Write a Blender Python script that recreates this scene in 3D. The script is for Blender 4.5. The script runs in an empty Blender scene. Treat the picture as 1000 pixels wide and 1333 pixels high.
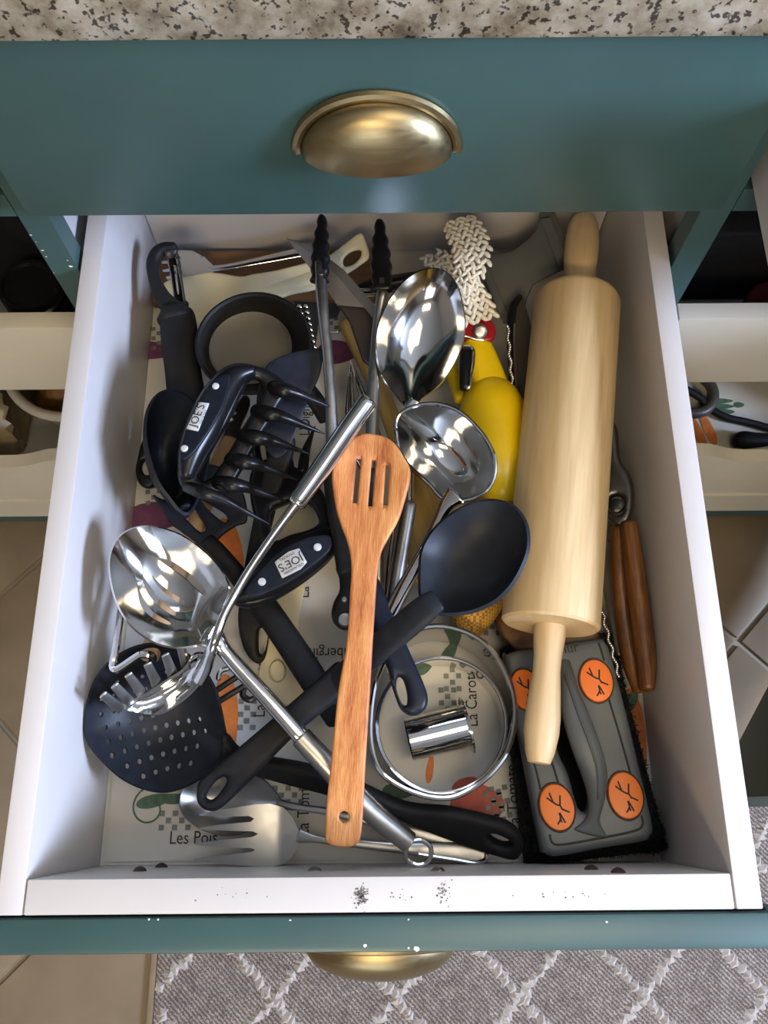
import bpy, bmesh, math, random
import numpy as np
from mathutils import Vector, Matrix
from mathutils.geometry import delaunay_2d_cdt
random.seed(7)
SC = bpy.context.scene
COL = SC.collection

# ------------------------------------------------------------------ camera
F = 1100.645
CAM = Vector((0.0038965, 0.0373304, 0.7200289))
PITCH, YAW, ROLL = math.radians(19.59846), math.radians(-0.30664), math.radians(0.17418)
_f = Vector((0, math.sin(PITCH), -math.cos(PITCH))); _r = Vector((1, 0, 0)); _u = _r.cross(_f)
_Rz = Matrix.Rotation(YAW, 3, 'Z'); _f, _r, _u = _Rz @ _f, _Rz @ _r, _Rz @ _u
_Rr = Matrix.Rotation(ROLL, 3, _f); _r, _u = _Rr @ _r, _Rr @ _u
cd = bpy.data.cameras.new('camera'); cam = bpy.data.objects.new('camera', cd); COL.objects.link(cam)
cd.sensor_fit = 'HORIZONTAL'; cd.sensor_width = 36.0; cd.lens = 36.0 * F / 1000.0; cd.clip_start = 0.01
cam.matrix_world = Matrix.Translation(CAM) @ Matrix((_r, _u, -_f)).transposed().to_4x4()
SC.camera = cam
# ------------------------------------------------------------------ world, light, exposure
W = bpy.data.worlds.new('room_ambient'); SC.world = W; W.use_nodes = True
W.node_tree.nodes['Background'].inputs[0].default_value = (0.75, 0.8, 0.9, 1)
W.node_tree.nodes['Background'].inputs[1].default_value = 0.15
SC.view_settings.view_transform = 'Standard'; SC.view_settings.look = 'None'
SC.view_settings.gamma = 1.0; SC.view_settings.use_curve_mapping = False
SC.view_settings.exposure = 0.08
def area(name, loc, target, sx, sy, power, color):
    l = bpy.data.lights.new(name, 'AREA'); l.shape = 'RECTANGLE'; l.size = sx; l.size_y = sy
    l.energy = power; l.color = color
    o = bpy.data.objects.new(name, l); COL.objects.link(o); o.location = loc
    o.rotation_euler = (Vector(target) - Vector(loc)).to_track_quat('-Z', 'Y').to_euler()
    return o
WIN = Vector((2.55, -0.62, 1.32))
area('window_daylight', WIN, (0, 0.2, 0.1), 0.62, 0.72, 180, (0.56, 0.69, 1.0))
area('ceiling_lamp_light', (-0.2, -1.5, 1.86), (-0.2, -1.2, 0), 0.9, 0.5, 41, (1.0, 0.78, 0.48))
area('second_lamp_light', (0.55, -0.25, 1.86), (0.45, -0.15, 0), 0.9, 0.5, 7.5, (1.0, 0.80, 0.52))

# ------------------------------------------------------------------ projection helpers: photo pixel + height -> place in the room
def ray(px, py): return _f + _r * ((px - 500) / F) - _u * ((py - 666.5) / F)
def P(px, py, z):
    d = ray(px, py); return CAM + d * ((z - CAM.z) / d.z)
def PY(px, py, y):
    d = ray(px, py); return CAM + d * ((y - CAM.y) / d.y)
def mpp(p): return (p - CAM).dot(_f) / F
class Plane:
    def __init__(s, a, b, c):
        s.o = P(*a); B = P(*b); C = P(*c)
        s.e1 = (B - s.o).normalized(); s.n = s.e1.cross(C - s.o).normalized()
        if s.n.z < 0: s.n = -s.n
        s.e2 = s.n.cross(s.e1)
    def t2(s, q):
        d = ray(q[0], q[1]); p = CAM + d * ((s.o - CAM).dot(s.n) / d.dot(s.n)) - s.o
        return (p.dot(s.e1), p.dot(s.e2))
    def t3(s, u, v, w=0.0): return s.o + s.e1 * u + s.e2 * v + s.n * w
    def tr(s, pts): return [s.t2(q) for q in pts]
def flat(z): return Plane((500, 700, z), (600, 700, z), (500, 500, z))

# ------------------------------------------------------------------ mesh helpers
class MB:
    def __init__(s): s.v = []; s.f = []
    def add(s, vs, fs):
        b = len(s.v); s.v += [tuple(v) for v in vs]; s.f += [tuple(i + b for i in f) for f in fs]; return s
def cr(pts, k=5, closed=True):
    out = []; n = len(pts); P_ = [np.array(p, float) for p in pts]
    rng = range(n) if closed else range(n - 1)
    for i in rng:
        if closed: a, b, c, d = P_[i - 1], P_[i], P_[(i + 1) % n], P_[(i + 2) % n]
        else: a, b, c, d = P_[max(i - 1, 0)], P_[i], P_[i + 1], P_[min(i + 2, n - 1)]
        for j in range(k):
            t = j / k
            out.append(tuple(0.5 * (2 * b + (c - a) * t + (2 * a - 5 * b + 4 * c - d) * t * t + (3 * b - a - 3 * c + d) * t ** 3)))
    if not closed: out.append(tuple(P_[-1]))
    return out
def inside(pts, poly):
    x, y = pts[:, 0], pts[:, 1]; r = np.zeros(len(pts), bool); q = np.array(poly); q2 = np.roll(q, -1, 0)
    for (x1, y1), (x2, y2) in zip(q, q2):
        if y1 == y2: continue
        c = ((y1 > y) != (y2 > y)) & (x < (x2 - x1) * (y - y1) / (y2 - y1) + x1); r ^= c
    return r
def edist(pts, polys):
    m = np.full(len(pts), 1e9)
    for poly in polys:
        q = np.array(poly); q2 = np.roll(q, -1, 0)
        for a, b in zip(q, q2):
            ab = b - a; L = (ab ** 2).sum()
            if L < 1e-16: continue
            t = np.clip(((pts - a) @ ab) / L, 0, 1); d = np.hypot(*(pts - a - t[:, None] * ab).T); m = np.minimum(m, d)
    return m
def resample(poly, sp):
    out = []; n = len(poly)
    for i in range(n):
        a = np.array(poly[i]); b = np.array(poly[(i + 1) % n]); L = np.hypot(*(b - a)); k = max(1, int(round(L / sp)))
        if L < sp * 0.25 and len(out) > 3 and i != n - 1 and i % 2: continue
        for j in range(k): out.append(tuple(a + (b - a) * j / k))
    return out
def sheet(mb, outline, holes, fn, sp, thick, rnd=0.0):
    outline = resample(outline, sp); holes = [resample(h, sp) for h in holes]
    o = np.array(outline); lo, hi = o.min(0), o.max(0)
    xs = np.arange(lo[0] + sp * .5, hi[0], sp); ys = np.arange(lo[1] + sp * .5, hi[1], sp * .87)
    g = np.array([(x + (sp * .5 if j % 2 else 0), y) for j, y in enumerate(ys) for x in xs])
    if len(g):
        m = inside(g, outline)
        for h in holes: m &= ~inside(g, h)
        g = g[m]
    ins = []
    if rnd > 0:
        for lp_, sg in [(outline, 1)] + [(h, -1) for h in holes]:
            q = np.array(lp_); ar = (q[:, 0] * np.roll(q[:, 1], -1) - np.roll(q[:, 0], -1) * q[:, 1]).sum(); tg = np.roll(q, -1, 0) - np.roll(q, 1, 0); tg /= np.maximum(np.hypot(*tg.T), 1e-9)[:, None]
            nr = np.stack([-tg[:, 1], tg[:, 0]], 1) * (1 if ar > 0 else -1) * sg
            for fr in (.18, .5, 1.0): ins.append((q + nr * rnd * fr, rnd * fr))
        keep = []
        for q, dd_ in ins:
            e_ = edist(q, [outline] + holes); m_ = inside(q, outline) & (e_ > dd_ * .93)
            for h in holes: m_ &= ~inside(q, h)
            keep.append(q[m_])
        ins = np.vstack(keep)
    if len(g): g = g[edist(g, [outline] + holes) > (sp * .45 if rnd == 0 else rnd + sp * .4)]
    if len(ins): g = np.vstack([g, ins]) if len(g) else ins
    pts = list(outline); ed = [(i, (i + 1) % len(outline)) for i in range(len(outline))]
    for h in holes:
        b = len(pts); pts += h; ed += [(b + i, b + (i + 1) % len(h)) for i in range(len(h))]
    pts += [tuple(p) for p in g]
    V, E_, T, *_ = delaunay_2d_cdt([Vector(p) for p in pts], ed, [], 0, 1e-8)
    V = np.array([(v.x, v.y) for v in V]); T = [t for t in T if len(t) == 3]
    c = np.array([V[list(t)].mean(0) for t in T]); m = inside(c, outline)
    for h in holes: m &= ~inside(c, h)
    T = [t for t, k in zip(T, m) if k]
    used = sorted({i for t in T for i in t}); ix = {k: i for i, k in enumerate(used)}; V = V[used]; T = [tuple(ix[i] for i in t) for t in T]
    X = np.array([fn(u, v) for u, v in V]); N = np.zeros_like(X); TT = np.array(T)
    # orient all the same way in 2D
    a2 = (V[TT[:, 1]] - V[TT[:, 0]]); b2 = (V[TT[:, 2]] - V[TT[:, 0]]); flip = (a2[:, 0] * b2[:, 1] - a2[:, 1] * b2[:, 0]) < 0
    TT[flip] = TT[flip][:, ::-1]
    fnrm = np.cross(X[TT[:, 1]] - X[TT[:, 0]], X[TT[:, 2]] - X[TT[:, 0]])
    for k in range(3): np.add.at(N, TT[:, k], fnrm)
    N /= np.maximum(np.linalg.norm(N, axis=1), 1e-15)[:, None]
    hh = np.full(len(V), thick / 2)
    if rnd > 0:
        d = np.minimum(edist(V, [outline] + holes), rnd); hh = thick / 2 - rnd * min(1, .98 * thick / 2 / rnd) + np.sqrt(np.maximum(rnd ** 2 - (rnd - d) ** 2, 0)) * min(1, .98 * thick / 2 / rnd)
    n = len(V); top = X + N * hh[:, None]; bot = X - N * hh[:, None]
    fs = [tuple(t) for t in TT] + [tuple(int(i) + n for i in t[::-1]) for t in TT]
    cnt = {}
    for t in TT:
        for a, b in ((t[0], t[1]), (t[1], t[2]), (t[2], t[0])): cnt[(int(a), int(b))] = 1
    for (a, b) in list(cnt):
        if (b, a) not in cnt: fs.append((b, a, a + n, b + n))
    mb.add(np.vstack([top, bot]).tolist(), [tuple(int(i) for i in f) for f in fs]); return mb
def plate(pl, out, holes=(), thick=.003, rnd=0., sp=.004, smooth=True, w=None, mb=None):
    mb = mb or MB(); o = pl.tr(cr(out) if smooth else out); hs = [pl.tr(cr(h, 4)) for h in holes]
    return sheet(mb, o, hs, (lambda u, v: pl.t3(u, v, 0)) if w is None else (lambda u, v: pl.t3(u, v, w(u, v))), sp, thick, rnd)
class Rho:
    def __init__(s, poly, c):
        s.c = c; a = np.array(poly) - np.array(c); th = np.arctan2(a[:, 1], a[:, 0]); r = np.hypot(a[:, 0], a[:, 1]); o = np.argsort(th)
        C_ = np.linalg.inv(a.T @ a / len(a)); s.Q = C_ / np.mean(np.einsum('ij,jk,ik->i', a, C_, a)); th, r = th[o], r[o]; s.th = np.concatenate([th[-3:] - 2 * math.pi, th, th[:3] + 2 * math.pi]); s.r = np.concatenate([r[-3:], r, r[:3]])
    def __call__(s, u, v):
        x, y = u - s.c[0], v - s.c[1]; r = min(1.0, math.hypot(x, y) / max(1e-9, np.interp(math.atan2(y, x), s.th, s.r)))
        d = np.array((x, y)); e = min(1.3, math.sqrt(max(0, d @ s.Q @ d))); k = r * r * (3 - 2 * r); return min(1.0, e * (1 - k) + r * k)
def bowl(pl, out, depth, center=None, p=2.2, holes=(), thick=.0015, sp=.0035, lip=0.0, mb=None):
    mb = mb or MB(); o = pl.tr(cr(out)); hs = [pl.tr(cr(h, 4)) for h in holes]
    c = pl.t2(center) if center else tuple(np.mean(o, 0)); rho = Rho(o, c)
    def fn(u, v):
        r = rho(u, v); return pl.t3(u, v, -depth * (1 - r ** p) + lip * max(0, (r - .93) / .07))
    return sheet(mb, o, hs, fn, sp, thick)
def sweep(pts, up=(0, 0, 1), n=14, k=6, power=2.0, cap=0.6, mb=None):
    """pts: list of (Vector, half width, half thickness)"""
    mb = mb or MB(); A = cr([tuple(p) + (w, t) for p, w, t in pts], k, False)
    C = [Vector(a[:3]) for a in A]; S = [(max(a[3], 1e-5), max(a[4], 1e-5)) for a in A]; up = Vector(up)
    rings = []; m = len(C); last = None
    for i in range(m):
        T = (C[min(i + 1, m - 1)] - C[max(i - 1, 0)]).normalized()
        if last is None:
            B = up.cross(T)
            if B.length < 1e-3: B = Vector((1, 0, 0)).cross(T)
        else:
            B = last - T * last.dot(T)
        B.normalize(); last = B; N = T.cross(B)
        rings.append((C[i], T, B, N, S[i]))
    # re-level towards up where possible so flat sections stay flat
    R2 = []
    for c, T, B, N, s in rings:
        b = up.cross(T)
        if b.length > .25: b.normalize(); B = b; N = T.cross(b)
        R2.append((c, T, B, N, s))
    def ring(c, B, N, s, f):
        o = []
        for j in range(n):
            a = 2 * math.pi * j / n; ca, sa = math.cos(a), math.sin(a); e = 2 / power
            o.append(c + B * (f * s[0] * math.copysign(abs(ca) ** e, ca)) + N * (f * s[1] * math.copysign(abs(sa) ** e, sa)))
        return o
    vs = []; nr = 0
    c, T, B, N, s = R2[0]
    if cap > 0:
        for a in (75, 50, 25):
            q = math.radians(a); vs += ring(c - T * (min(s) * cap * math.sin(q)), B, N, s, math.cos(q)); nr += 1
    for c, T, B, N, s in R2: vs += ring(c, B, N, s, 1); nr += 1
    if cap > 0:
        for a in (25, 50, 75):
            q = math.radians(a); vs += ring(c + T * (min(s) * cap * math.sin(q)), B, N, s, math.cos(q)); nr += 1
    fs = [(i * n + j, i * n + (j + 1) % n, (i + 1) * n + (j + 1) % n, (i + 1) * n + j) for i in range(nr - 1) for j in range(n)]
    fs += [tuple(range(n))[::-1], tuple((nr - 1) * n + j for j in range(n))]
    return mb.add(vs, fs)
def bar(spec, t=None, **kw):
    """spec: (px, py, z, full width in photo pixels); t = half thickness in metres or None for round"""
    o = []
    for q in spec:
        p = P(*q[:3]); w = q[3] / 2 * mpp(p); o.append((p, w, w if t is None else (q[4] if len(q) > 4 else t)))
    return sweep(o, **kw)
def wire(pts, r, **kw): return sweep([(Vector(p), r, r) for p in pts], n=8, k=5, **kw)
def wpx(pts, r, **kw): return wire([P(*q) for q in pts], r, **kw)
def lathe(a, b, prof, n=40, mb=None, capa=True, capb=True):
    """prof: list of (s, r): s metres from a towards b"""
    mb = mb or MB(); ax = (b - a).normalized(); x = ax.orthogonal().normalized(); y = ax.cross(x); vs = []
    for s, r in prof:
        for j in range(n):
            t = 2 * math.pi * j / n; vs.append(a + ax * s + x * (r * math.cos(t)) + y * (r * math.sin(t)))
    m = len(prof); fs = [(i * n + j, i * n + (j + 1) % n, (i + 1) * n + (j + 1) % n, (i + 1) * n + j) for i in range(m - 1) for j in range(n)]
    if capa: fs.append(tuple(range(n))[::-1])
    if capb: fs.append(tuple((m - 1) * n + j for j in range(n)))
    return mb.add(vs, fs)
def box(x0, x1, y0, y1, z0, z1, b=0.0, mb=None):
    mb = mb or MB(); bm = bmesh.new(); bmesh.ops.create_cube(bm, size=1)
    for v in bm.verts: v.co = Vector((x0 + (v.co.x + .5) * (x1 - x0), y0 + (v.co.y + .5) * (y1 - y0), z0 + (v.co.z + .5) * (z1 - z0)))
    if b: bmesh.ops.bevel(bm, geom=bm.edges[:], offset=b, segments=2, affect='EDGES', profile=.6)
    bm.verts.index_update(); mb.add([v.co for v in bm.verts], [[v.index for v in f.verts] for f in bm.faces]); bm.free(); return mb
def prism(pts, dirv, mb=None):
    """closed polygon of Vectors extruded along dirv"""
    mb = mb or MB(); n = len(pts); d = Vector(dirv); vs = list(pts) + [Vector(p) + d for p in pts]
    fs = [tuple(range(n))[::-1], tuple(range(n, 2 * n))] + [(i, (i + 1) % n, (i + 1) % n + n, i + n) for i in range(n)]
    return mb.add(vs, fs)
def ell(c, ax, ay, az, n=24, m=14, mb=None):
    mb = mb or MB(); vs = []; c = Vector(c)
    for i in range(m + 1):
        p = math.pi * i / m
        for j in range(n):
            t = 2 * math.pi * j / n; vs.append(c + ax * (math.sin(p) * math.cos(t)) + ay * (math.sin(p) * math.sin(t)) + az * math.cos(p))
    return mb.add(vs, [(i * n + j, i * n + (j + 1) % n, (i + 1) * n + (j + 1) % n, (i + 1) * n + j) for i in range(m) for j in range(n)])
def text(s, size, fn, mb=None, align='CENTER'):
    mb = mb or MB(); cu = bpy.data.curves.new('t', 'FONT'); cu.body = s; cu.size = size; cu.align_x = align; cu.align_y = 'CENTER'; cu.resolution_u = 3
    ob = bpy.data.objects.new('t', cu); COL.objects.link(ob); dg = bpy.context.evaluated_depsgraph_get(); me = ob.evaluated_get(dg).to_mesh()
    mb.add([fn(v.co.x, v.co.y) for v in me.vertices], [tuple(p.vertices) for p in me.polygons]); ob.evaluated_get(dg).to_mesh_clear()
    bpy.data.objects.remove(ob); bpy.data.curves.remove(cu); return mb
def mesh_obj(name, mb, mat, parent=None, smooth=True, angle=38):
    me = bpy.data.meshes.new(name); me.from_pydata(mb.v, [], mb.f); me.validate(); me.update()
    bm = bmesh.new(); bm.from_mesh(me); bmesh.ops.recalc_face_normals(bm, faces=bm.faces); bm.to_mesh(me); bm.free()
    if smooth:
        me.shade_smooth(); me.set_sharp_from_angle(angle=math.radians(angle))
    me.materials.append(mat); o = bpy.data.objects.new(name, me); COL.objects.link(o)
    if parent: o.parent = parent
    return o
class Thing:
    def __init__(s, name, label, cat, group=None, kind=None):
        s.name, s.label, s.cat, s.group, s.kind = name, label, cat, group, kind
        s.root = bpy.data.objects.new(name, None); s.root.empty_display_size = .02; COL.objects.link(s.root); s.objs = []
    def part(s, name, mb, mat, parent=None, label=None, kind=None, **kw):
        o = mesh_obj(name, mb, mat, parent or s.root, **kw); s.objs.append(o)
        if label: o['label'] = label
        if kind: o['kind'] = kind
        return o
    def share(s, name, src, loc, parent=None):
        o = bpy.data.objects.new(name, src.data); COL.objects.link(o); o.parent = parent or s.root; o['_d'] = 1; o.location = loc; s.shared = getattr(s, 'shared', []) + [o]; return o
    def done(s):
        co = [v.co for o in s.objs for v in o.data.vertices]
        L = Vector(((min(c.x for c in co) + max(c.x for c in co)) / 2, (min(c.y for c in co) + max(c.y for c in co)) / 2, min(c.z for c in co)))
        T = Matrix.Translation(-L); seen = set()
        for o in s.objs:
            if o.data.name not in seen: o.data.transform(T); seen.add(o.data.name)
        for o in getattr(s, 'shared', []): del o['_d']
        s.root.location = L; r = s.root
        if len(s.objs) == 1 and not s.objs[0].children and not getattr(s, 'shared', None):
            o = s.objs[0]; o.parent = None; o.location = L; nm = s.name; bpy.data.objects.remove(s.root); o.name = nm; r = o
        if s.label: r['label'] = s.label
        if s.cat: r['category'] = s.cat
        if s.group: r['group'] = s.group
        if s.kind: r['kind'] = s.kind
        return r
def single(name, label, cat, mb, mat, group=None, kind=None, **kw):
    t = Thing(name, label, cat, group, kind); t.part(name, mb, mat, **kw); return t.done()
def struct(name, mb, mat, **kw):
    return single(name, None, None, mb, mat, kind='structure', **kw)

# ------------------------------------------------------------------ materials
def srgb(r, g, b):
    f = lambda c: ((c / 255 + .055) / 1.055) ** 2.4 if c > 10 else c / 255 / 12.92
    return (f(r), f(g), f(b), 1)
def base(name):
    m = bpy.data.materials.new(name); m.use_nodes = True; return m, m.node_tree, m.node_tree.nodes['Principled BSDF']
def nz(nt, scale, detail=4, rough=.55, mapping=None, coord='Object'):
    n = nt.nodes.new('ShaderNodeTexNoise'); n.inputs['Scale'].default_value = scale; n.inputs['Detail'].default_value = detail; n.inputs['Roughness'].default_value = rough
    tc = nt.nodes.new('ShaderNodeTexCoord')
    if mapping is not None:
        mp = nt.nodes.new('ShaderNodeMapping'); rot, sc = mapping; mp.inputs['Rotation'].default_value = rot; mp.inputs['Scale'].default_value = sc
        mp.vector_type = 'TEXTURE'; nt.links.new(tc.outputs[coord], mp.inputs['Vector']); nt.links.new(mp.outputs[0], n.inputs['Vector'])
    else: nt.links.new(tc.outputs[coord], n.inputs['Vector'])
    return n
def ramp(nt, src, stops):
    r = nt.nodes.new('ShaderNodeValToRGB'); e = r.color_ramp.elements
    while len(e) < len(stops): e.new(.5)
    for x, (p, c) in zip(e, stops): x.position = p; x.color = c
    nt.links.new(src, r.inputs[0]); return r
def bump(nt, bs, src, strength, dist=.001):
    b = nt.nodes.new('ShaderNodeBump'); b.inputs['Strength'].default_value = strength; b.inputs['Distance'].default_value = dist
    nt.links.new(src, b.inputs['Height']); nt.links.new(b.outputs[0], bs.inputs['Normal']); return b
def plain(name, c, rough=.5, metal=0., var=.12, vs=40, bs_=0., bscale=300, coat=0., spec=.5):
    m, nt, b = base(name); b.inputs['Roughness'].default_value = rough; b.inputs['Metallic'].default_value = metal; b.inputs['Specular IOR Level'].default_value = spec
    n = nz(nt, vs); lo = tuple(x * (1 - var) for x in c[:3]) + (1,); hi = tuple(min(1, x * (1 + var)) for x in c[:3]) + (1,)
    r = ramp(nt, n.outputs[0], [(.3, lo), (.7, hi)]); nt.links.new(r.outputs[0], b.inputs['Base Color'])
    if bs_: bump(nt, b, nz(nt, bscale, 3).outputs[0], bs_)
    if coat: b.inputs['Coat Weight'].default_value = coat; b.inputs['Coat Roughness'].default_value = .15
    return m
def metal(name, c, rough=.14, scratch=.04, direction=None, bscale=12):
    m, nt, b = base(name); b.inputs['Metallic'].default_value = 1; b.inputs['Base Color'].default_value = c
    mp = None
    if direction is not None:
        e = Vector(direction).normalized().to_track_quat('X', 'Z').to_euler(); mp = (e, (12, .35, .35))
    n = nz(nt, 90 if direction is None else 120, 4, .6, mp)
    r = nt.nodes.new('ShaderNodeMapRange'); r.inputs['To Min'].default_value = rough * .7; r.inputs['To Max'].default_value = rough * 1.5
    nt.links.new(n.outputs[0], r.inputs[0]); nt.links.new(r.outputs[0], b.inputs['Roughness'])
    if scratch: bump(nt, b, (nz(nt, bscale, 2).outputs[0] if direction is None else n.outputs[0]), scratch)
    return m
def wood(name, c1, c2, direction, rough=.55, scale=26, stretch=14, c3=None, bs=.15):
    m, nt, b = base(name); b.inputs['Roughness'].default_value = rough
    e = Vector(direction).normalized().to_track_quat('X', 'Z').to_euler()
    n = nz(nt, scale, 5, .6, (e, (stretch, 1, 1))); n2 = nz(nt, scale * 9, 3, .6, (e, (stretch * 1.3, 1, 1)))
    mx = nt.nodes.new('ShaderNodeMath'); mx.operation = 'MULTIPLY_ADD'; mx.inputs[1].default_value = .35; nt.links.new(n2.outputs[0], mx.inputs[0]); nt.links.new(n.outputs[0], mx.inputs[2])
    st = [(.42, c1), (.8, c2)] if c3 is None else [(.4, c1), (.62, c2), (.85, c3)]
    r = ramp(nt, mx.outputs[0], st); nt.links.new(r.outputs[0], b.inputs['Base Color']); bump(nt, b, n2.outputs[0], bs); return m
def emit(name, c, s):
    m, nt, b = base(name); b.inputs['Emission Color'].default_value = c; b.inputs['Emission Strength'].default_value = s; b.inputs['Base Color'].default_value = c; return m

def paint(name, c, chips=True):
    m, nt, b = base(name); b.inputs['Roughness'].default_value = .38
    n = nz(nt, 9, 4); lo = tuple(x * .88 for x in c[:3]) + (1,); hi = tuple(x * 1.1 for x in c[:3]) + (1,)
    r = ramp(nt, n.outputs[0], [(.3, lo), (.7, hi)]); out = r.outputs[0]
    if chips:
        v = nt.nodes.new('ShaderNodeTexVoronoi'); v.inputs['Scale'].default_value = 22; tc = nt.nodes.new('ShaderNodeTexCoord'); nt.links.new(tc.outputs['Object'], v.inputs['Vector'])
        wn = nt.nodes.new('ShaderNodeMath'); wn.operation = 'LESS_THAN'; wn.inputs[1].default_value = .032; nt.links.new(v.outputs['Distance'], wn.inputs[0])
        mix = nt.nodes.new('ShaderNodeMix'); mix.data_type = 'RGBA'; nt.links.new(wn.outputs[0], mix.inputs[0]); nt.links.new(out, mix.inputs[6]); mix.inputs[7].default_value = (.7, .72, .7, 1); out = mix.outputs[2]
    nt.links.new(out, b.inputs['Base Color']); bump(nt, b, nz(nt, 160, 3).outputs[0], .06); return m
def granite():
    m, nt, b = base('granite'); b.inputs['Roughness'].default_value = .18
    n = nz(nt, 38, 6, .65); r = ramp(nt, n.outputs[0], [(.32, srgb(84, 74, 60)), (.45, srgb(126, 116, 98)), (.58, srgb(152, 144, 128)), (.75, srgb(172, 166, 154))])
    n2 = nz(nt, 260, 2, .5); r2 = ramp(nt, n2.outputs[0], [(.36, (.05, .05, .055, 1)), (.43, (1, 1, 1, 1))])
    mix = nt.nodes.new('ShaderNodeMix'); mix.data_type = 'RGBA'; mix.blend_type = 'MULTIPLY'; mix.inputs[0].default_value = .9
    nt.links.new(r.outputs[0], mix.inputs[6]); nt.links.new(r2.outputs[0], mix.inputs[7]); nt.links.new(mix.outputs[2], b.inputs['Base Color']); return m

M = dict(
    teal=paint('teal_paint', (.036, .079, .076, 1), False),
    white=plain('white_lacquer', (.53, .503, .487, 1), .32, var=.03, vs=8, bs_=.03),
    cream=plain('cream_board', (.56, .52, .43, 1), .5, var=.05, vs=10),
    interior=plain('cabinet_interior', (.42, .38, .32, 1), .6, var=.05),
    granite=granite(),
    brass=metal('antique_brass', (.30, .235, .125, 1), .34, .08, (1, 0, 0)),
    steel=metal('polished_steel', (.62, .615, .60, 1), .09, .012, bscale=5),
    satin=metal('satin_steel', (.40, .392, .375, 1), .30, 0),
    darksteel=metal('dark_steel', (.16, .155, .15, 1), .34, .01),
    nylon=plain('black_nylon', (.012, .014, .019, 1), .42, var=.2, vs=120, bs_=.06, bscale=900, spec=.16),
    navy=plain('dark_navy_nylon', (.010, .013, .021, 1), .38, var=.2, vs=120, bs_=.04, bscale=900, spec=.2),
    matte=plain('matte_black_plastic', (.011, .011, .012, 1), .55, var=.2, vs=120, bs_=.06, bscale=700, spec=.16),
    gloss=plain('gloss_black_plastic', (.007, .007, .008, 1), .30, var=.15, vs=80, spec=.3),
    rubber=plain('charcoal_rubber', (.011, .0115, .013, 1), .6, var=.2, bs_=.06, bscale=800, spec=.2),
    greyp=plain('grey_plastic', (.088, .097, .100, 1), .42, var=.06),
    greyd=plain('dark_grey_plastic', (.075, .076, .07, 1), .5, var=.1, bs_=.06, bscale=500),
    orange=plain('orange_plastic', (.86, .185, .010, 1), .42, var=.05),
    yellow=plain('yellow_enamel', (.82, .56, .004, 1), .3, var=.06, vs=25),
    red=plain('red_plastic', (.33, .012, .016, 1), .3, var=.08),
    creamp=plain('cream_plastic', (.62, .55, .36, 1), .38, var=.05, vs=20),
    beige=plain('beige_cup_base', (.21, .195, .165, 1), .5, var=.06, vs=30),
    rope=plain('cotton_cord', (.80, .74, .60, 1), .8, var=.12, vs=300, bs_=.3, bscale=900),
    badge=plain('silver_badge', (.55, .57, .60, 1), .4, var=.06),
    ink=plain('black_ink', (.012, .012, .012, 1), .6, var=.05),
    liner=plain('liner_paper', (.54, .515, .45, 1), .55, var=.05, vs=18),
    pgrey=plain('print_grey_green', (.16, .17, .15, 1), .6, var=.3, vs=200),
    pgreen=plain('print_green', (.06, .12, .07, 1), .6, var=.3, vs=200),
    porange=plain('print_orange', (.62, .17, .03, 1), .6, var=.2, vs=90),
    ppurple=plain('print_purple', (.13, .035, .085, 1), .6, var=.3, vs=90),
    pred=plain('print_red', (.42, .07, .04, 1), .6, var=.2, vs=90),
    tile=plain('floor_tile', (.19, .14, .085, 1), .45, var=.22, vs=7, bs_=.08, bscale=40),
    grout=plain('grout', (.24, .20, .14, 1), .8, var=.1),
    wallp=plain('wall_paint', (.20, .165, .12, 1), .8, var=.03),
    ceil=plain('ceiling_paint', (.45, .44, .42, 1), .8, var=.02),
    plasticbag=plain('black_bag_film', (.010, .010, .011, 1), .25, var=.2, bs_=.6, bscale=30),
    clear=None, brown=None)
WD = lambda a, b, z=.05: P(b[0], b[1], z) - P(a[0], a[1], z)

# ------------------------------------------------------------------ room shell
YF, YFR = 0.4333, 0.4533           # drawer-front plane, face-frame plane
FZ = -0.53                         # kitchen floor
struct('floor', box(-2.3, 2.7, -2.6, 1.1, FZ - .05, FZ - .006), M['grout'])
fl = bpy.data.objects['floor']
TS = .4205; g0 = MB(); hs = TS / 2 - .004
box(-hs, hs, -hs, hs, -.012, 0, .002, mb=g0)
tile_mesh = mesh_obj('tile', g0, M['tile']); tm = tile_mesh.data; bpy.data.objects.remove(tile_mesh)
jr = P(961, 835, FZ); ja = (jr.x + jr.y) / math.sqrt(2); jb = (jr.x - jr.y) / math.sqrt(2)
for i in range(-5, 5):
    for j in range(-5, 5):
        a = ja + (i + .5) * TS; b_ = jb + (j + .5) * TS; x = (a + b_) / math.sqrt(2); y = (a - b_) / math.sqrt(2)
        if -1.25 < x < 1.35 and -.75 < y < .78:
            t = bpy.data.objects.new('tile', tm); COL.objects.link(t); t.parent = fl
            t.location = Vector((x, y, FZ)) - fl.location; t.rotation_euler = (0, 0, math.radians(45))
struct('ceiling', box(-2.3, 2.7, -2.6, 1.1, 1.9, 1.95), M['ceil'])
struct('wall_back', box(-2.3, 2.7, 1.06, 1.1, FZ, 1.9), M['wallp'])
struct('wall_front', box(-2.3, 2.7, -2.64, -2.6, FZ, 1.9), M['wallp'])
struct('wall_left', box(-2.34, -2.3, -2.6, 1.1, FZ, 1.9), M['wallp'])
wy0, wy1, wz0, wz1 = WIN.y - .4, WIN.y + .4, WIN.z - .45, WIN.z + .45
wr = MB()
box(2.7, 2.74, -2.6, wy0, FZ, 1.9, mb=wr); box(2.7, 2.74, wy1, 1.1, FZ, 1.9, mb=wr); box(2.7, 2.74, wy0, wy1, FZ, wz0, mb=wr); box(2.7, 2.74, wy0, wy1, wz1, 1.9, mb=wr)
struct('wall_right', wr, M['wallp'])
t = Thing('window_1', None, None, kind='structure')
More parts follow.
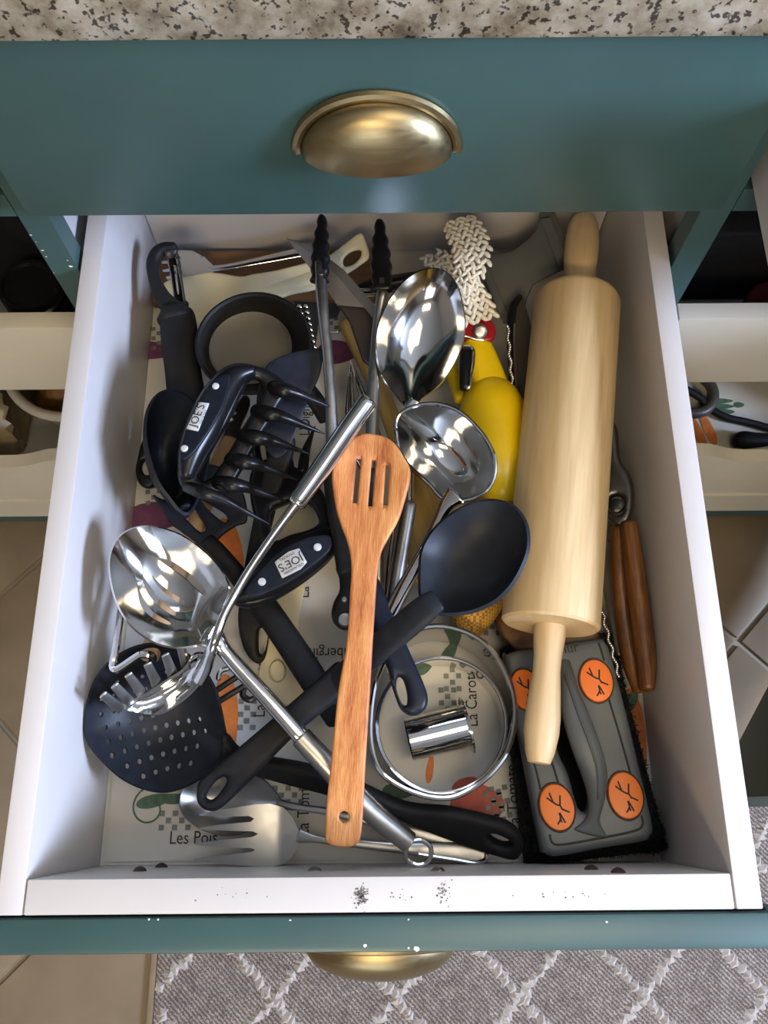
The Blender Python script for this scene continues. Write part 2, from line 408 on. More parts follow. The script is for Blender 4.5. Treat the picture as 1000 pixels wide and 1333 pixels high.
for a in ((wy0 - .04, wy0, wz0, wz1), (wy1, wy1 + .04, wz0, wz1), (wy0 - .04, wy1 + .04, wz0 - .04, wz0), (wy0 - .04, wy1 + .04, wz1, wz1 + .04)):
    t.part('window_frame', box(2.66, 2.72, *a), M['white'])
t.done()
t = Thing('added_window', None, None, kind='structure')  # added window: its glowing pane puts bright reflections into the steel
for a in ((-1.0, -.96, .3, 1.5), (.36, .4, .3, 1.5), (-1.0, .4, .26, .3), (-1.0, .4, 1.5, 1.54), (-.32, -.28, .3, 1.5)):
    t.part('window_frame', box(a[0], a[1], -2.6, -2.56, a[2], a[3]), M['white'])
t.part('pane', box(-.96, .36, -2.598, -2.59, .3, 1.5), emit('added_glow_pane', (.8, .9, 1, 1), 3.2)); t.done()
t = Thing('window_3', None, None, kind='structure')  # back window, widened to the left to add highlights in the spoon
for a in ((-.34, -.3, .7, 1.6), (.9, .94, .7, 1.6), (-.34, .94, .66, .7), (-.34, .94, 1.6, 1.64), (.28, .32, .7, 1.6)):
    t.part('window_frame', box(a[0], a[1], 1.02, 1.06, a[2], a[3]), M['white'])
t.part('pane', box(-.3, .9, 1.05, 1.058, .7, 1.6), emit('daylit_back_pane', (.82, .9, 1, 1), 2.8)); t.done()
t = Thing('ceiling_light', 'flush ceiling lamp with a white frame above the drawers', 'lamp', 'flush ceiling lamps')
t.part('frame', box(-.67, .27, -1.77, -1.23, 1.885, 1.9), M['white'])
dif = emit('lamp_diffuser', (1, .85, .62, 1), 3.0)
t.part('diffuser', box(-.65, .25, -1.75, -1.25, 1.875, 1.886), dif)
t.done()
t = Thing('ceiling_light', 'second flush ceiling lamp nearer the counter on the right', 'lamp', 'flush ceiling lamps')
t.part('frame', box(.08, 1.02, -.52, .02, 1.885, 1.9), M['white']); t.part('diffuser', box(.1, 1.0, -.5, 0, 1.875, 1.886), dif); t.done()

# ------------------------------------------------------------------ cabinets around the drawer
HW = .2439                        # half width of the drawer fronts
ZB, ZT = .2308, .378              # upper drawer front bottom / top
single('countertop', 'speckled beige granite countertop above the teal drawer front', 'countertop',
       box(-1.6, 1.6, YF - .012, 1.055, ZT + .004, ZT + .036, .006), M['granite'])
def cup_pull(t, cx, y, z0, a=.0475, b=.040, c=.024, mat=None):
    mb = MB(); nu, nv = 36, 12; vs = []; fs = []
    for i in range(nu + 1):
        ph = math.pi * i / nu
        for j in range(nv + 1):
            ps = math.pi / 2 * j / nv
            vs.append((cx + a * math.cos(ph), y - .001 - c * math.sin(ph) ** .8 * math.sin(ps) ** .8, z0 + b * math.sin(ph) * math.cos(ps)))
    for i in range(nu):
        for j in range(nv): fs.append((i * (nv + 1) + j, (i + 1) * (nv + 1) + j, (i + 1) * (nv + 1) + j + 1, i * (nv + 1) + j + 1))
    mb.add(vs, fs)
    # inner skin so the shell has thickness
    vi = [(cx + (v[0] - cx) * .95, y - .0005 + (v[1] - y) * .93, z0 + (v[2] - z0) * .93) for v in vs]
    mb.add(vi, [f[::-1] for f in fs])
    n0 = len(vs)
    for i in range(nu): mb.f.append((i * (nv + 1) + nv, (i + 1) * (nv + 1) + nv, n0 + (i + 1) * (nv + 1) + nv, n0 + i * (nv + 1) + nv))
    h = t.part('cup_pull', mb, M['brass'], label='antique brass cup pull')
    rim = [Vector((cx + (a + .003) * math.cos(math.pi * k / 30), y - .003, z0 + (b + .003) * math.sin(math.pi * k / 30))) for k in range(31)]
    t.part('flange', sweep([(p, .0035, .0032) for p in rim], up=(0, 1, 0), n=8, k=1), M['brass'], parent=h)
t = Thing('closed_drawer', 'closed teal drawer front with a brass cup pull under the granite', 'drawer')
t.part('drawer_front', box(-HW, HW, YF, YF + .019, ZB, ZT, .0025), M['teal'])
cup_pull(t, .0022, YF, .2955)
t.done()
t = Thing('base_cabinet', 'teal face frame cabinet that holds the open utensil drawer', 'cabinet', 'teal base cabinets')
for s in (-1, 1):
    t.part('stile', box(s * .2405, s * .2625, YFR, YFR + .02, -.455, ZT), M['teal'])
    t.part('side_panel', box(s * .2475, s * .2615, YFR + .021, 1.04, -.455, ZT), M['white'])
t.part('rail', box(-.2404, .2404, YFR, YFR + .02, -.455, -.43), M['teal'])
t.part('rail', box(-.2404, .2404, YFR, YFR + .02, ZB - .004, ZB + .016), M['teal'])
t.part('back_panel', box(-.2474, .2474, 1.04, 1.05, -.455, ZT), M['interior'])
t.part('bottom_panel', box(-.2474, .2474, YFR + .021, 1.039, -.445, -.43), M['interior'])
t.part('toe_kick', box(-.26, .26, YFR + .06, YFR + .075, FZ, -.456), M['teal'])
def speck(mb, p, ex, ey, r, rnd):
    n = 6; ph = rnd.random() * 6; mb.add([p + ex * (r * rnd.uniform(.6, 1.2) * math.cos(ph + k * 6.283 / n)) + ey * (r * rnd.uniform(.5, 1) * math.sin(ph + k * 6.283 / n)) for k in range(n)], [tuple(range(n))])
chip = plain('bare_white_chip', (.7, .7, .66, 1), .6); rc = random.Random(11); X_, Y_, Z_ = Vector((1, 0, 0)), Vector((0, 1, 0)), Vector((0, 0, 1)); cm = MB()
for px, py, r in ((40, 306, .0012), (55, 326, .0014), (60, 334, .0009), (92, 347, .0020), (88, 339, .0009), (70, 355, .0007), (47, 315, .0006)): speck(cm, PY(px, py, YFR - .0004), X_, Z_, r, rc)
t.part('paint_chips', cm, chip, kind='stuff', smooth=False)
t.done()
def side_cabinet(s, label, dz):
    x0, x1 = sorted((s * .2632, s * .76))
    t = Thing('base_cabinet', label, 'cabinet', 'teal base cabinets')
    xo0, xo1 = sorted((s * .745, s * .76)); xi0, xi1 = sorted((s * .2632, s * .2682))
    t.part('side_panel', box(xo0, xo1, YFR, 1.04, -.455, ZT), M['cream'])
    t.part('back_panel', box(x0, x1, 1.041, 1.05, -.455, ZT), M['interior'])
    t.part('bottom_panel', box(x0 + .006, x1 - .016, YFR + .021, 1.039, -.455, -.395), M['cream'])
    t.part('rail', box(x0, x1, YFR, YFR + .02, -.478, -.4555), M['teal'])
    t.part('ledge', box(x0 + .006, x1 - .016, YFR, YFR + .02, -.455, -.392), M['cream'])
    t.part('rail', box(x0, x1, YFR, YFR + .02, .207, .230), M['teal'])
    t.part('toe_kick', box(x0, x1, YFR + .06, YFR + .075, FZ, -.48), M['teal'])
    return t
side_cabinet(-1, 'open left cabinet with pull-out trays and black bags', 0).done()
side_cabinet(1, 'open right cabinet with pull-out trays and a dark upper shelf', 0).done()
t = Thing('drawer_front_panel', 'closed teal drawer front at the far left edge', 'drawer')
t.part('drawer_front', box(-.76, -.2665, YF, YF + .019, ZB, ZT, .0025), M['teal']); t.done()
# right neighbour: top drawer pulled out a little
t = Thing('ajar_drawer', 'white drawer box pulled out a little at the far right edge', 'drawer')
yo = .355
t.part('drawer_front', box(.2665, .76, yo, yo + .019, ZB + .004, ZT, .0025), M['teal'])
t.part('side_panel', box(.2665, .2795, yo + .02, .95, .236, .345), M['white']); t.part('side_panel', box(.725, .738, yo + .02, .95, .236, .345), M['white'])
t.part('bottom_panel', box(.28, .7245, yo + .02, .95, .24, .248), M['white']); t.done()
# the right cabinet's door, standing open
DZ = -.465; E1 = P(940, 1051, DZ); H1 = P(1000, 935, DZ); dd = (H1 - E1).normalized(); H1 = E1 + dd * ((YF - .006 - E1.y) / dd.y); E1.z = H1.z = 0; nn = Vector((-dd.y, dd.x, 0)) * .019
t = Thing('cabinet_door', 'dark green cabinet door standing open at the right edge', 'door')
t.part('door_panel', prism([Vector((p.x, p.y, DZ)) for p in (E1, H1, H1 + nn, E1 + nn)], (0, 0, .67)), M['teal'], smooth=False)
t.done()
def tray(s, z0, z1, scoop, label, liner_y=None):
    """pull-out tray: front board, sides, bottom"""
    x0, x1 = sorted((s * .275, s * .735)); t = Thing('pull_out_tray', label, 'tray', 'pull-out cabinet trays'); y0 = YFR + .004
    if scoop:
        xs = np.linspace(x0, x1, 60); pts = []
        for x in xs:
            u = (abs(x) - .435) / .03; d = 1 / (1 + math.exp(-u * 3)); u2 = (abs(x) - .67) / .03; d2 = 1 / (1 + math.exp(u2 * 3))
            pts.append(Vector((x, y0, z1 - .022 * d * d2)))
        t.part('front_board', prism([Vector((x0, y0, z0))] + pts[:0] + pts + [Vector((x1, y0, z0))], (0, .017, 0)), M['cream'])
    else:
        t.part('front_board', box(x0, x1, y0, y0 + .017, z0, z1, .001), M['cream'])
    t.part('side_board', box(x0, x0 + .012, y0 + .018, .99, z0, z1 - .03), M['cream']); t.part('side_board', box(x1 - .012, x1, y0 + .018, .99, z0, z1 - .03), M['cream'])
    t.part('bottom_board', box(x0 + .0125, x1 - .0125, y0 + .018, .99, z0, z0 + .008), M['liner'])
    return t
zt1 = PY(40, 432, YFR).z; zb1 = PY(40, 512, YFR).z
tray(-1, zb1, zt1, False, 'cream pull-out tray under the black bags on the left').done()
tray(-1, -.390, PY(40, 603, YFR).z, True, 'lower left pull-out tray with a scooped cream front').done()
tray(1, PY(950, 502, YFR).z, PY(950, 420, YFR).z, False, 'grey shaded pull-out tray on the right below the dark shelf').done()
t = tray(1, -.390, PY(950, 596, YFR).z, True, 'lower right pull-out tray with a scooped front and printed liner')
t.done()
# things inside the side cabinets
zl = zb1 + .0085
def crumple(c, sx, sy, sz, amp, n=28, m=18, seed=1):
    rnd = random.Random(seed); ph = [(rnd.uniform(0, 6), rnd.uniform(2, 7), rnd.uniform(2, 7)) for _ in range(6)]; mb = MB(); vs = []
    for i in range(m + 1):
        p = math.pi * i / m
        for j in range(n):
            q = 2 * math.pi * j / n; k = 1 + amp * sum(math.sin(a + b * p + round(c_) * q) for a, b, c_ in ph) / 3
            sgn = lambda w: math.copysign(abs(w) ** .6, w)
            vs.append((c[0] + sx * k * sgn(math.sin(p)) * sgn(math.cos(q)), c[1] + sy * k * sgn(math.sin(p)) * sgn(math.sin(q)), c[2] + sz * (1 + .5 * (k - 1)) * sgn(math.cos(p))))
    return mb.add(vs, [(i * n + j, i * n + (j + 1) % n, (i + 1) * n + (j + 1) % n, (i + 1) * n + j) for i in range(m) for j in range(n)])
t = Thing('storage_bag', 'black plastic bag printed NET in the left cabinet', 'bag')
bx = box(-.40, -.278, .55, .74, zl, zl + .19, .012); t.part('bag_body', bx, M['plasticbag'])
pN = PY(47, 342, .549)
t.part('lettering', text('NET', .011, lambda x, y: (pN.x + x * .8 + y * .5,  .5492, pN.z + y * .8 + x * .35)), plain('faded_print', (.25, .24, .2, 1), .6)); t.done()
single('crumpled_bag', 'crumpled black plastic bag at the left edge', 'bag', crumple((-.455, .575, zl + .088), .04, .05, .078, .12, seed=4), M['plasticbag'])
t = Thing('black_jar', 'black ribbed jar behind the left stile', 'jar')
pj = PY(32, 384, .50); a = Vector((pj.x, .512, zl)); b = Vector((pj.x, .512, 1)); hj = pj.z - zl
t.part('jar_body', lathe(a, b, [(0, .026), (.003, .029), (hj * .55, .029), (hj * .57, .026), (hj * .62, .029), (hj * .70, .029), (hj * .72, .026), (hj * .76, .029), (hj * .84, .029), (hj * .86, .026), (hj * .9, .029), (hj, .028), (hj, .024), (hj - .004, .023)], 28), M['gloss']); t.done()
zl2 = -.3815
t = Thing('plastic_tub', 'clear plastic tub with a thick rim and brown contents in the left tray', 'tub')
cc = PY(20, 545, .56)
def torus(c, R, r, mb=None, n=40, m=10, sx=1, sy=1, tilt=0):
    mb = mb or MB(); vs = []
    for i in range(n):
        a = 2 * math.pi * i / n
        for j in range(m):
            q = 2 * math.pi * j / m; x = (R + r * math.cos(q)) * math.cos(a) * sx; y = (R + r * math.cos(q)) * math.sin(a) * sy; z = r * math.sin(q)
            vs.append((c[0] + x, c[1] + y, c[2] + z + tilt * x))
    return mb.add(vs, [(i * m + j, ((i + 1) % n) * m + j, ((i + 1) % n) * m + (j + 1) % m, i * m + (j + 1) % m) for i in range(n) for j in range(m)])
mclear = plain('frosted_plastic', (.36, .33, .28, 1), .22, var=.12)
M['clear'] = mclear
cx, cy, zt_ = -.40, .60, zl2 + .130
t.part('rim', torus((cx, cy, zt_), .085, .007), mclear)
t.part('tub_wall', lathe(Vector((cx, cy, zl2 + .001)), Vector((cx, cy, 1)), [(0, .06), (.005, .066), (.127, .083), (.127, .081), (.007, .063)], 36, capb=True), mclear)
t.part('contents', crumple((cx, cy, zl2 + .065), .062, .062, .045, .1, seed=9), plain('brown_snacks', (.20, .10, .02, 1), .6, var=.5, vs=60, bs_=.5, bscale=80)); t.done()
single('clear_bag', 'clear plastic food bag in the lower left tray', 'bag', crumple((-.55, .545, zl2 + .06), .06, .045, .058, .16, seed=12), plain('clear_film', (.24, .19, .12, 1), .25, var=.3, vs=30, bs_=.8, bscale=25))
# right
zr = PY(950, 502, YFR).z + .0085
t = Thing('dark_crate', 'dark crate filling the right cabinet shelf', 'crate')
t.part('crate_body', box(.30, .60, .55, .85, zr, zr + .11, .006), M['matte']); t.part('crate_lid', box(.295, .605, .545, .855, zr + .1105, zr + .12, .003), M['matte']); t.done()
single('red_tin', 'dull red tin beside the dark crate at the right edge', 'tin', lathe(Vector((.395, .515, zr)), Vector((.395, .515, 1)), [(0, .022), (.002, .024), (.05, .024), (.052, .022)], 28), plain('dull_red', (.10, .008, .008, 1), .5))
zr2 = -.3815
Q_ = lambda px, py, h: P(px, py, zr2 + h)
single('black_cable', 'black cable curving across the lower right tray', 'cable', wire([Q_(890, 505, .02), Q_(912, 518, .014), Q_(922, 530, .010), Q_(945, 543, .010), Q_(975, 550, .010), Q_(1000, 557, .010), Q_(1040, 570, .010)], .0055), M['matte'])
cq = Q_(900, 512, .012); single('grey_coil', 'grey hose coil at the left end of the right tray', 'hose', torus(cq, .032, .008), plain('grey_hose', (.06, .055, .045, 1), .4))
single('black_plug', 'black plug behind the scooped right tray front', 'plug', sweep([(Q_(960, 574, .016), .010, .010), (Q_(968, 573, .016), .013, .012), (Q_(985, 573, .016), .011, .010), (Q_(1010, 572, .016), .008, .008)], n=14), M['matte'])
t = Thing('tray_liner', 'printed shelf liner paper in the lower right tray', 'liner')
t.part('paper', box(.289, .72, .478, .985, zr2 + .0001, zr2 + .0008), M['liner'])
def blob(cx, cy, z, rx, ry, rot=0, n=18, mb=None, pw=1.0):
    mb = mb or MB(); c, s = math.cos(rot), math.sin(rot); vs = []
    for k in range(n):
        a = 2 * math.pi * k / n; x = rx * math.cos(a); y = ry * math.sin(a) * (1 - pw * .25 * math.cos(a)); vs.append((cx + x * c - y * s, cy + x * s + y * c, z))
    return mb.add(vs, [tuple(range(n))])
zz = zr2 + .0012
q = lambda px, py: P(px, py, zz)
for (px, py) in ((908, 562), (921, 556)):
    p = q(px, py); t.part('carrot_print', blob(p.x, p.y, zz + px * 1e-6, .030, .007, math.radians(105)), M['porange'], smooth=False)
for (px, py, w) in ((935, 522, .022), (940, 529, .018), (962, 527, .008), (944, 536, .014)):
    p = q(px, py); t.part('leaf_print', blob(p.x, p.y, zz + w * .005, w, .0045, 0), M['pgreen'], smooth=False)
t.done()

# ------------------------------------------------------------------ rug
rz = FZ
pA = P(205, 1245, rz + .008); pB = P(205, 1333, rz + .008)
rx0 = pA.x
mr, nt, b_ = base('rug_wool'); b_.inputs['Roughness'].default_value = .95
wv = nt.nodes.new('ShaderNodeTexWave'); wv.inputs['Scale'].default_value = 95; wv.inputs['Distortion'].default_value = 5; wv.inputs['Detail'].default_value = 3; wv.inputs['Detail Scale'].default_value = 6; wv.bands_direction = 'DIAGONAL'
tc = nt.nodes.new('ShaderNodeTexCoord'); nt.links.new(tc.outputs['Object'], wv.inputs['Vector'])
r_ = ramp(nt, wv.outputs[0], [(.1, srgb(120, 106, 98)), (.55, srgb(168, 154, 144)), (.95, srgb(190, 178, 166))])
n_ = nz(nt, 60, 4); mx = nt.nodes.new('ShaderNodeMix'); mx.data_type = 'RGBA'; mx.blend_type = 'MULTIPLY'; mx.inputs[0].default_value = .6
r2 = ramp(nt, n_.outputs[0], [(.35, (.55, .52, .5, 1)), (.6, (1, 1, 1, 1))]); nt.links.new(r_.outputs[0], mx.inputs[6]); nt.links.new(r2.outputs[0], mx.inputs[7]); nt.links.new(mx.outputs[2], b_.inputs['Base Color'])
bump(nt, b_, wv.outputs[0], .9, .004)
t = Thing('rug', 'woven grey rug with cream diamond lines on the tiles', 'rug')
t.part('rug_field', box(rx0, 1.3, -1.3, .045, rz, rz + .008, .002), mr)
t.part('rug_binding', box(rx0 - .009, rx0 - .0002, -1.3, .045, rz, rz + .007, .002), plain('rug_edge', (.20, .15, .09, 1), .9, bs_=.4))
# cream diamond lattice of tufts (raised pile)
tf = MB(); rr = random.Random(3)
def tuft(p, d):
    s = Vector((-d.y, d.x, 0)); h = .0035 + rr.random() * .002; l = .0075; w = .007 + rr.random() * .004; c = Vector(p)
    tf.add([c - d * l, c + s * w, c + d * l, c - s * w, c + Vector((0, 0, h)) + d * .002], [(0, 1, 4), (1, 2, 4), (2, 3, 4), (3, 0, 4)])
SX, SY = .16, .17; nd = P(355, 1300, rz + .008)
for i in range(-1, 14):
    for j in range(-16, 3):
        for (sx, sy) in ((1, 1), (1, -1)):
            c0 = Vector((nd.x + (i - 2) * SX, nd.y + j * SY, rz + .0078)); c1 = c0 + Vector((SX / 2 * sx, SY / 2 * sy, 0))
            for ca, cb in ((c0, c1), (c1, c0 + Vector((SX, 0, 0)))):
                d = (cb - ca); L = d.length; d.normalize(); k = int(L / .0085)
                for m_ in range(k):
                    p = ca + d * ((m_ + rr.random() * .6) * L / k) + Vector((rr.uniform(-1, 1), rr.uniform(-1, 1), 0)) * .0025
                    if rx0 + .004 < p.x < 1.28 and -1.28 < p.y < .035: tuft(p, Matrix.Rotation(rr.uniform(-.6, .6), 3, 'Z') @ d)
t.part('diamond_tufts', tf, plain('cream_wool', (.36, .325, .29, 1), .95, var=.2, vs=200), kind='stuff'); t.done()

# ------------------------------------------------------------------ the open drawer
HB = .145; w_ = .2211; tw = .0165; YB = .577
t = Thing('open_drawer', 'white open kitchen drawer full of cooking utensils', 'drawer')
def quadwall(p):   # p: 4 bottom + 4 top
    return MB().add(p, [(0, 1, 2, 3), (7, 6, 5, 4), (0, 4, 5, 1), (1, 5, 6, 2), (2, 6, 7, 3), (3, 7, 4, 0)])
yl, yr = .0015, -.0005; bo = -.012
for s in (-1, 1):
    xi = s * w_; xo = s * (w_ + tw); y0 = -.0205
    o = t.part('side_panel', box(min(xi, xo), max(xi, xo), y0, YB + .016, bo, HB, .0012), M['white'])
t.part('front_board', box(-w_ + .0011, w_ - .0011, -.0205, 0, bo, HB, .0012), M['white'])
t.part('back_board', box(-w_ + .0004, w_ - .0004, YB, YB + .0155, bo, HB, .001), M['white'])
t.part('bottom_panel', box(-w_ + .0002, w_ - .0002, .0002, YB - .0002, -.008, 0), M['liner'])
t.part('drawer_front', box(-HW - .02, HW + .02, -.0432, -.0225, -.03, HB - .003, .0035), M['teal'])
cm = MB()
for px, py, r in ((475, 1231, .0014), (543, 1235, .0019), (532, 1234, .0008), (194, 1197, .0009), (206, 1197, .0008), (378, 1198, .0007), (532, 1197, .0006), (790, 1200, .0008)): speck(cm, P(px, py, HB - .0027), X_, Y_, r, rc)
t.part('paint_chips', cm, chip, kind='stuff', smooth=False)
cm = MB()
for cx_, cy_, n_, sp_ in ((470, 1166, 150, 9), (577, 1162, 60, 8), (520, 1170, 12, 18), (300, 1165, 10, 60), (760, 1165, 14, 70)):
    for _ in range(n_): speck(cm, P(cx_ + rc.gauss(0, sp_ * .5), cy_ + rc.gauss(0, 7 if n_ > 30 else 4), HB + .0002), X_, Y_, rc.uniform(.0002, .0008), rc)
t.part('scuff_marks', cm, plain('grey_scuff', (.16, .14, .13, 1), .7), kind='stuff', smooth=False)
t.part('gap_shadow_strip', box(-HW, HW, -.0224, -.0207, -.02, HB - .012), M['matte'])  # black strip set in the gap, standing in for its shadow
cup_pull(t, P(495, 1262, .09).x, -.0432, .070, a=.052, b=.038, c=.026)
def screw(px, py, dark):
    p = PY(px, py, 0.0); bm = MB()
    lathe(Vector((p.x, -.001, p.z)), Vector((p.x, 1, p.z)), [(0, .0048), (.0015, .0048), (.003, .0036), (.0042, .0012)], 16, mb=bm)
    t.part('screw', bm, M['rust'] if dark else M['satin'], label='rusty brown screw head' if dark else 'bright steel screw head')
M['rust'] = plain('rusted_screw', (.035, .018, .012, 1), .6)
for q_ in ((182, 1134, 1), (210, 1129, 1), (770, 1132, 1), (805, 1136, 1), (410, 1134, 0), (570, 1134, 0)): screw(q_[0], q_[1], q_[2])
t.done()
# ------------------------------------------------------------------ printed liner paper
LZ = .0012
t = Thing('drawer_liner', 'cream vegetable-print paper liner on the drawer bottom', 'liner')
t.part('paper', box(-w_ + .004, w_ - .004, .003, YB - .003, .0002, .0011), M['liner'])
PZ = .0015
def checker(px, py, rot, cols=2, rows=5, pitch=.0053, mat='pgrey'):
    c0 = P(px, py, PZ); mb = MB(); c, s = math.cos(rot), math.sin(rot)
    for i in range(cols + 1):
        for j in range(rows):
            if (i + j) % 2: continue
            x = (i - cols / 2) * pitch; y = (j - (rows - 1) / 2) * pitch; h = pitch * .40
            mb.add([(c0.x + (x + dx) * c - (y + dy) * s, c0.y + (x + dx) * s + (y + dy) * c, PZ + .0002) for dx, dy in ((-h, -h), (h, -h), (h, h), (-h, h))], [(0, 1, 2, 3)])
    t.part('checker_print', mb, M[mat], smooth=False, kind='stuff')
def word(s, px, py, rot, size):
    c0 = P(px, py, PZ); c, sn = math.cos(rot), math.sin(rot)
    t.part('lettering', text(s, size, lambda x, y: (c0.x + x * c * .85 - y * sn, c0.y + x * sn * .85 + y * c, PZ + .0004)), M['ink'], smooth=False)
R90 = math.radians(90)
word('Les Pois', 252, 1091, 0, .0138)
word('La Tomate', 397, 742, R90, .0138); word('La Carotte', 340, 893, R90, .0138); word('La Carotte', 614, 905, R90, .0138)
word("L'Aubergine", 437, 850, math.pi, .0138); word("L'Oignon", 398, 540, R90, .0138); word('La Tomate', 668, 1038, R90, .0138); word('La Tomate', 396, 1045, R90, .0138)
for q_ in ((228, 1068, R90), (322, 930, 0), (375, 1035, R90), (583, 915, 0), (589, 880, 0), (644, 1050, .15), (652, 1044, .15), (200, 640, .1), (207, 440, .1), (430, 415, .1), (640, 808, 0), (567, 680, 0)): checker(*q_)
VZ = [0]
def veg(name, px, py, rx, ry, rot, mat):
    VZ[0] += 1; p = P(px, py, PZ); t.part(name, blob(p.x, p.y, PZ - .00025 + .00002 * VZ[0], rx, ry, rot), M[mat], smooth=False)
veg('eggplant_print', 205, 672, .030, .014, .1, 'ppurple'); veg('eggplant_print', 200, 456, .03, .0095, 0, 'ppurple'); veg('eggplant_print', 440, 458, .02, .013, 0, 'ppurple')
veg('carrot_print', 296, 930, .034, .009, -1.45, 'porange'); veg('carrot_print', 828, 950, .034, .008, -1.5, 'porange'); veg('carrot_print', 300, 720, .034, .011, -1.3, 'porange'); veg('carrot_print', 560, 1000, .012, .003, 1.4, 'porange')
veg('tomato_print', 622, 1048, .022, .017, 0, 'pred'); veg('tomato_print', 606, 1024, .012, .007, .5, 'pred')
veg('leaf_print', 553, 870, .008, .004, .6, 'pgreen'); veg('leaf_print', 585, 850, .012, .005, 1.0, 'pgreen'); veg('leaf_print', 203, 1042, .016, .005, .2, 'pgreen'); veg('leaf_print', 230, 1040, .014, .004, 0, 'pgreen'); veg('leaf_print', 822, 912, .01, .005, 1, 'pgreen'); veg('leaf_print', 520, 1030, .014, .006, 0, 'pgreen')
sp = MB(); pts = [P(232, 1044, PZ) + Vector((0, 0, .0003))]
for k in range(22):
    a = .9 + k * .36; r0 = .018 * (1 - k / 26); c0 = P(196, 1052, PZ + .0003); pts.append(c0 + Vector((r0 * math.cos(a), r0 * math.sin(a), 0)))
t.part('tendril_print', sweep([(p, .0007, .0002) for p in pts[1:]], n=6, k=3, mb=sp), M['pgreen'])
t.done()

# ================================================================== utensils, lowest first
# ---- dark board along the back wall
M['brown'] = wood('dark_board', srgb(70, 48, 28), srgb(120, 84, 50), (1, .05, 0), .5)
single('wooden_board', 'dark brown wooden board lying flat along the drawer back', 'board',
       plate(flat(.009), [(203, 331), (488, 329), (492, 392), (200, 398)], thick=.011, rnd=.002, sp=.006, smooth=False), M['brown'])
# ---- cream plastic paddle with a holed end
pl = Plane((230, 380, .018), (470, 335, .052), (330, 420, .016))
t = Thing('rice_paddle', 'cream plastic paddle with a hole in its grip near the back', 'paddle')
t.part('paddle_body', plate(pl, [(212, 376), (222, 364), (245, 357), (280, 355), (312, 360), (330, 357), (360, 352), (396, 343), (426, 334), (450, 317), (469, 304), (476, 314), (481, 334), (470, 345), (453, 356), (430, 368), (408, 378), (375, 385), (345, 400), (320, 425), (285, 440), (250, 435), (225, 412)],
       [[(447, 338), (456, 329), (469, 326), (470, 334), (461, 344), (449, 347)]], .006, .0025, .0035), M['creamp'])
t.part('grip_ridge', bar([(345, 372, .030, 20), (400, 360, .040, 24), (432, 350, .046, 22)], .003), M['creamp'])
t.done()
# ---- small steel fork at the back
pl = Plane((240, 343, .030), (400, 325, .040), (250, 360, .030))
t = Thing('table_fork', 'polished table fork with its handle along the back board', 'fork')
t.part('fork_head', plate(pl, [(277, 345), (266, 335), (251, 327), (236, 326), (212, 331), (212, 334), (234, 334), (236, 337), (211, 341), (211, 344), (236, 344), (236, 347), (212, 352), (213, 355), (236, 352), (238, 355), (216, 361), (218, 364), (243, 360), (258, 357), (277, 354)], [], .0018, 0, .0025, False), M['steel'])
t.part('fork_handle', bar([(272, 350, .031, 10), (300, 347, .036, 9), (350, 337, .041, 12), (405, 325, .046, 16)], .0016), M['steel'])
t.done()
# ---- peeler
t = Thing('vegetable_peeler', 'black swivel peeler with a steel blade in the back left corner', 'peeler')
g = t.part('grip', bar([(234, 410, .070, 40), (233, 425, .070, 47), (234, 450, .069, 46), (238, 480, .067, 46), (242, 510, .064, 48), (246, 545, .06, 44)], .012, power=2.6, n=20), M['rubber'])
t.part('collar', bar([(228, 408, .071, 36), (229, 416, .071, 48)], .0128, power=2.6, n=20), M['matte'], parent=g)
t.part('arm', bar([(226, 404, .072, 30), (214, 390, .074, 22), (203, 368, .076, 17), (199, 346, .078, 16), (204, 331, .080, 16), (214, 324, .081, 14), (228, 323, .081, 11)], .006, power=2.8), M['matte'])
t.part('arm', bar([(232, 404, .072, 26), (240, 397, .072, 12), (242, 393, .073, 5)], .005), M['matte'])
b_ = t.part('blade', plate(Plane((223, 336, .078), (234, 396, .074), (240, 336, .078)), [(218, 337), (228, 335), (232, 350), (239, 393), (234, 400), (228, 396), (222, 360)], [[(227, 350), (228.5, 350), (232, 380), (231, 380)]], .0020, .0008, .0025), M['steel'])
t.part('pivot_wire', wpx([(229, 325, .081), (233, 340, .080), (237, 370, .077), (241, 396, .074)], .0011), M['darksteel'])
t.part('hub', lathe(P(222, 328, .083), P(222, 328, .07), [(0, .003), (.001, .0055), (.008, .0055)], 18), M['gloss']); t.done()
# ---- grater strip, hook
pl = Plane((385, 395, .03), (445, 398, .032), (395, 470, .02))
t = Thing('small_grater', 'small steel grater strip between the black cup and the tongs', 'grater')
t.part('grater_plate', plate(pl, [(383, 392), (446, 396), (440, 412), (415, 420), (408, 470), (396, 470), (386, 420)], [], .0012, 0, .004, False), M['darksteel'])
gm = MB()
for i in range(9):
    for j in range(2):
        p = P(390 + i * 1.6 + j * 8, 399 + i * 7.5, .033 - i * .0012); ell(p, Vector((.0024, 0, 0)), Vector((0, .0024, 0)), Vector((0, 0, .002)), 8, 5, mb=gm)
t.part('teeth', gm, M['steel'], kind='stuff'); t.done()
single('wire_hook', 'small bent steel hook beside the purple print', 'hook', wpx([(428, 431, .012), (438, 433, .012), (444, 428, .013), (449, 420, .014), (456, 417, .015)], .0015), M['steel'])
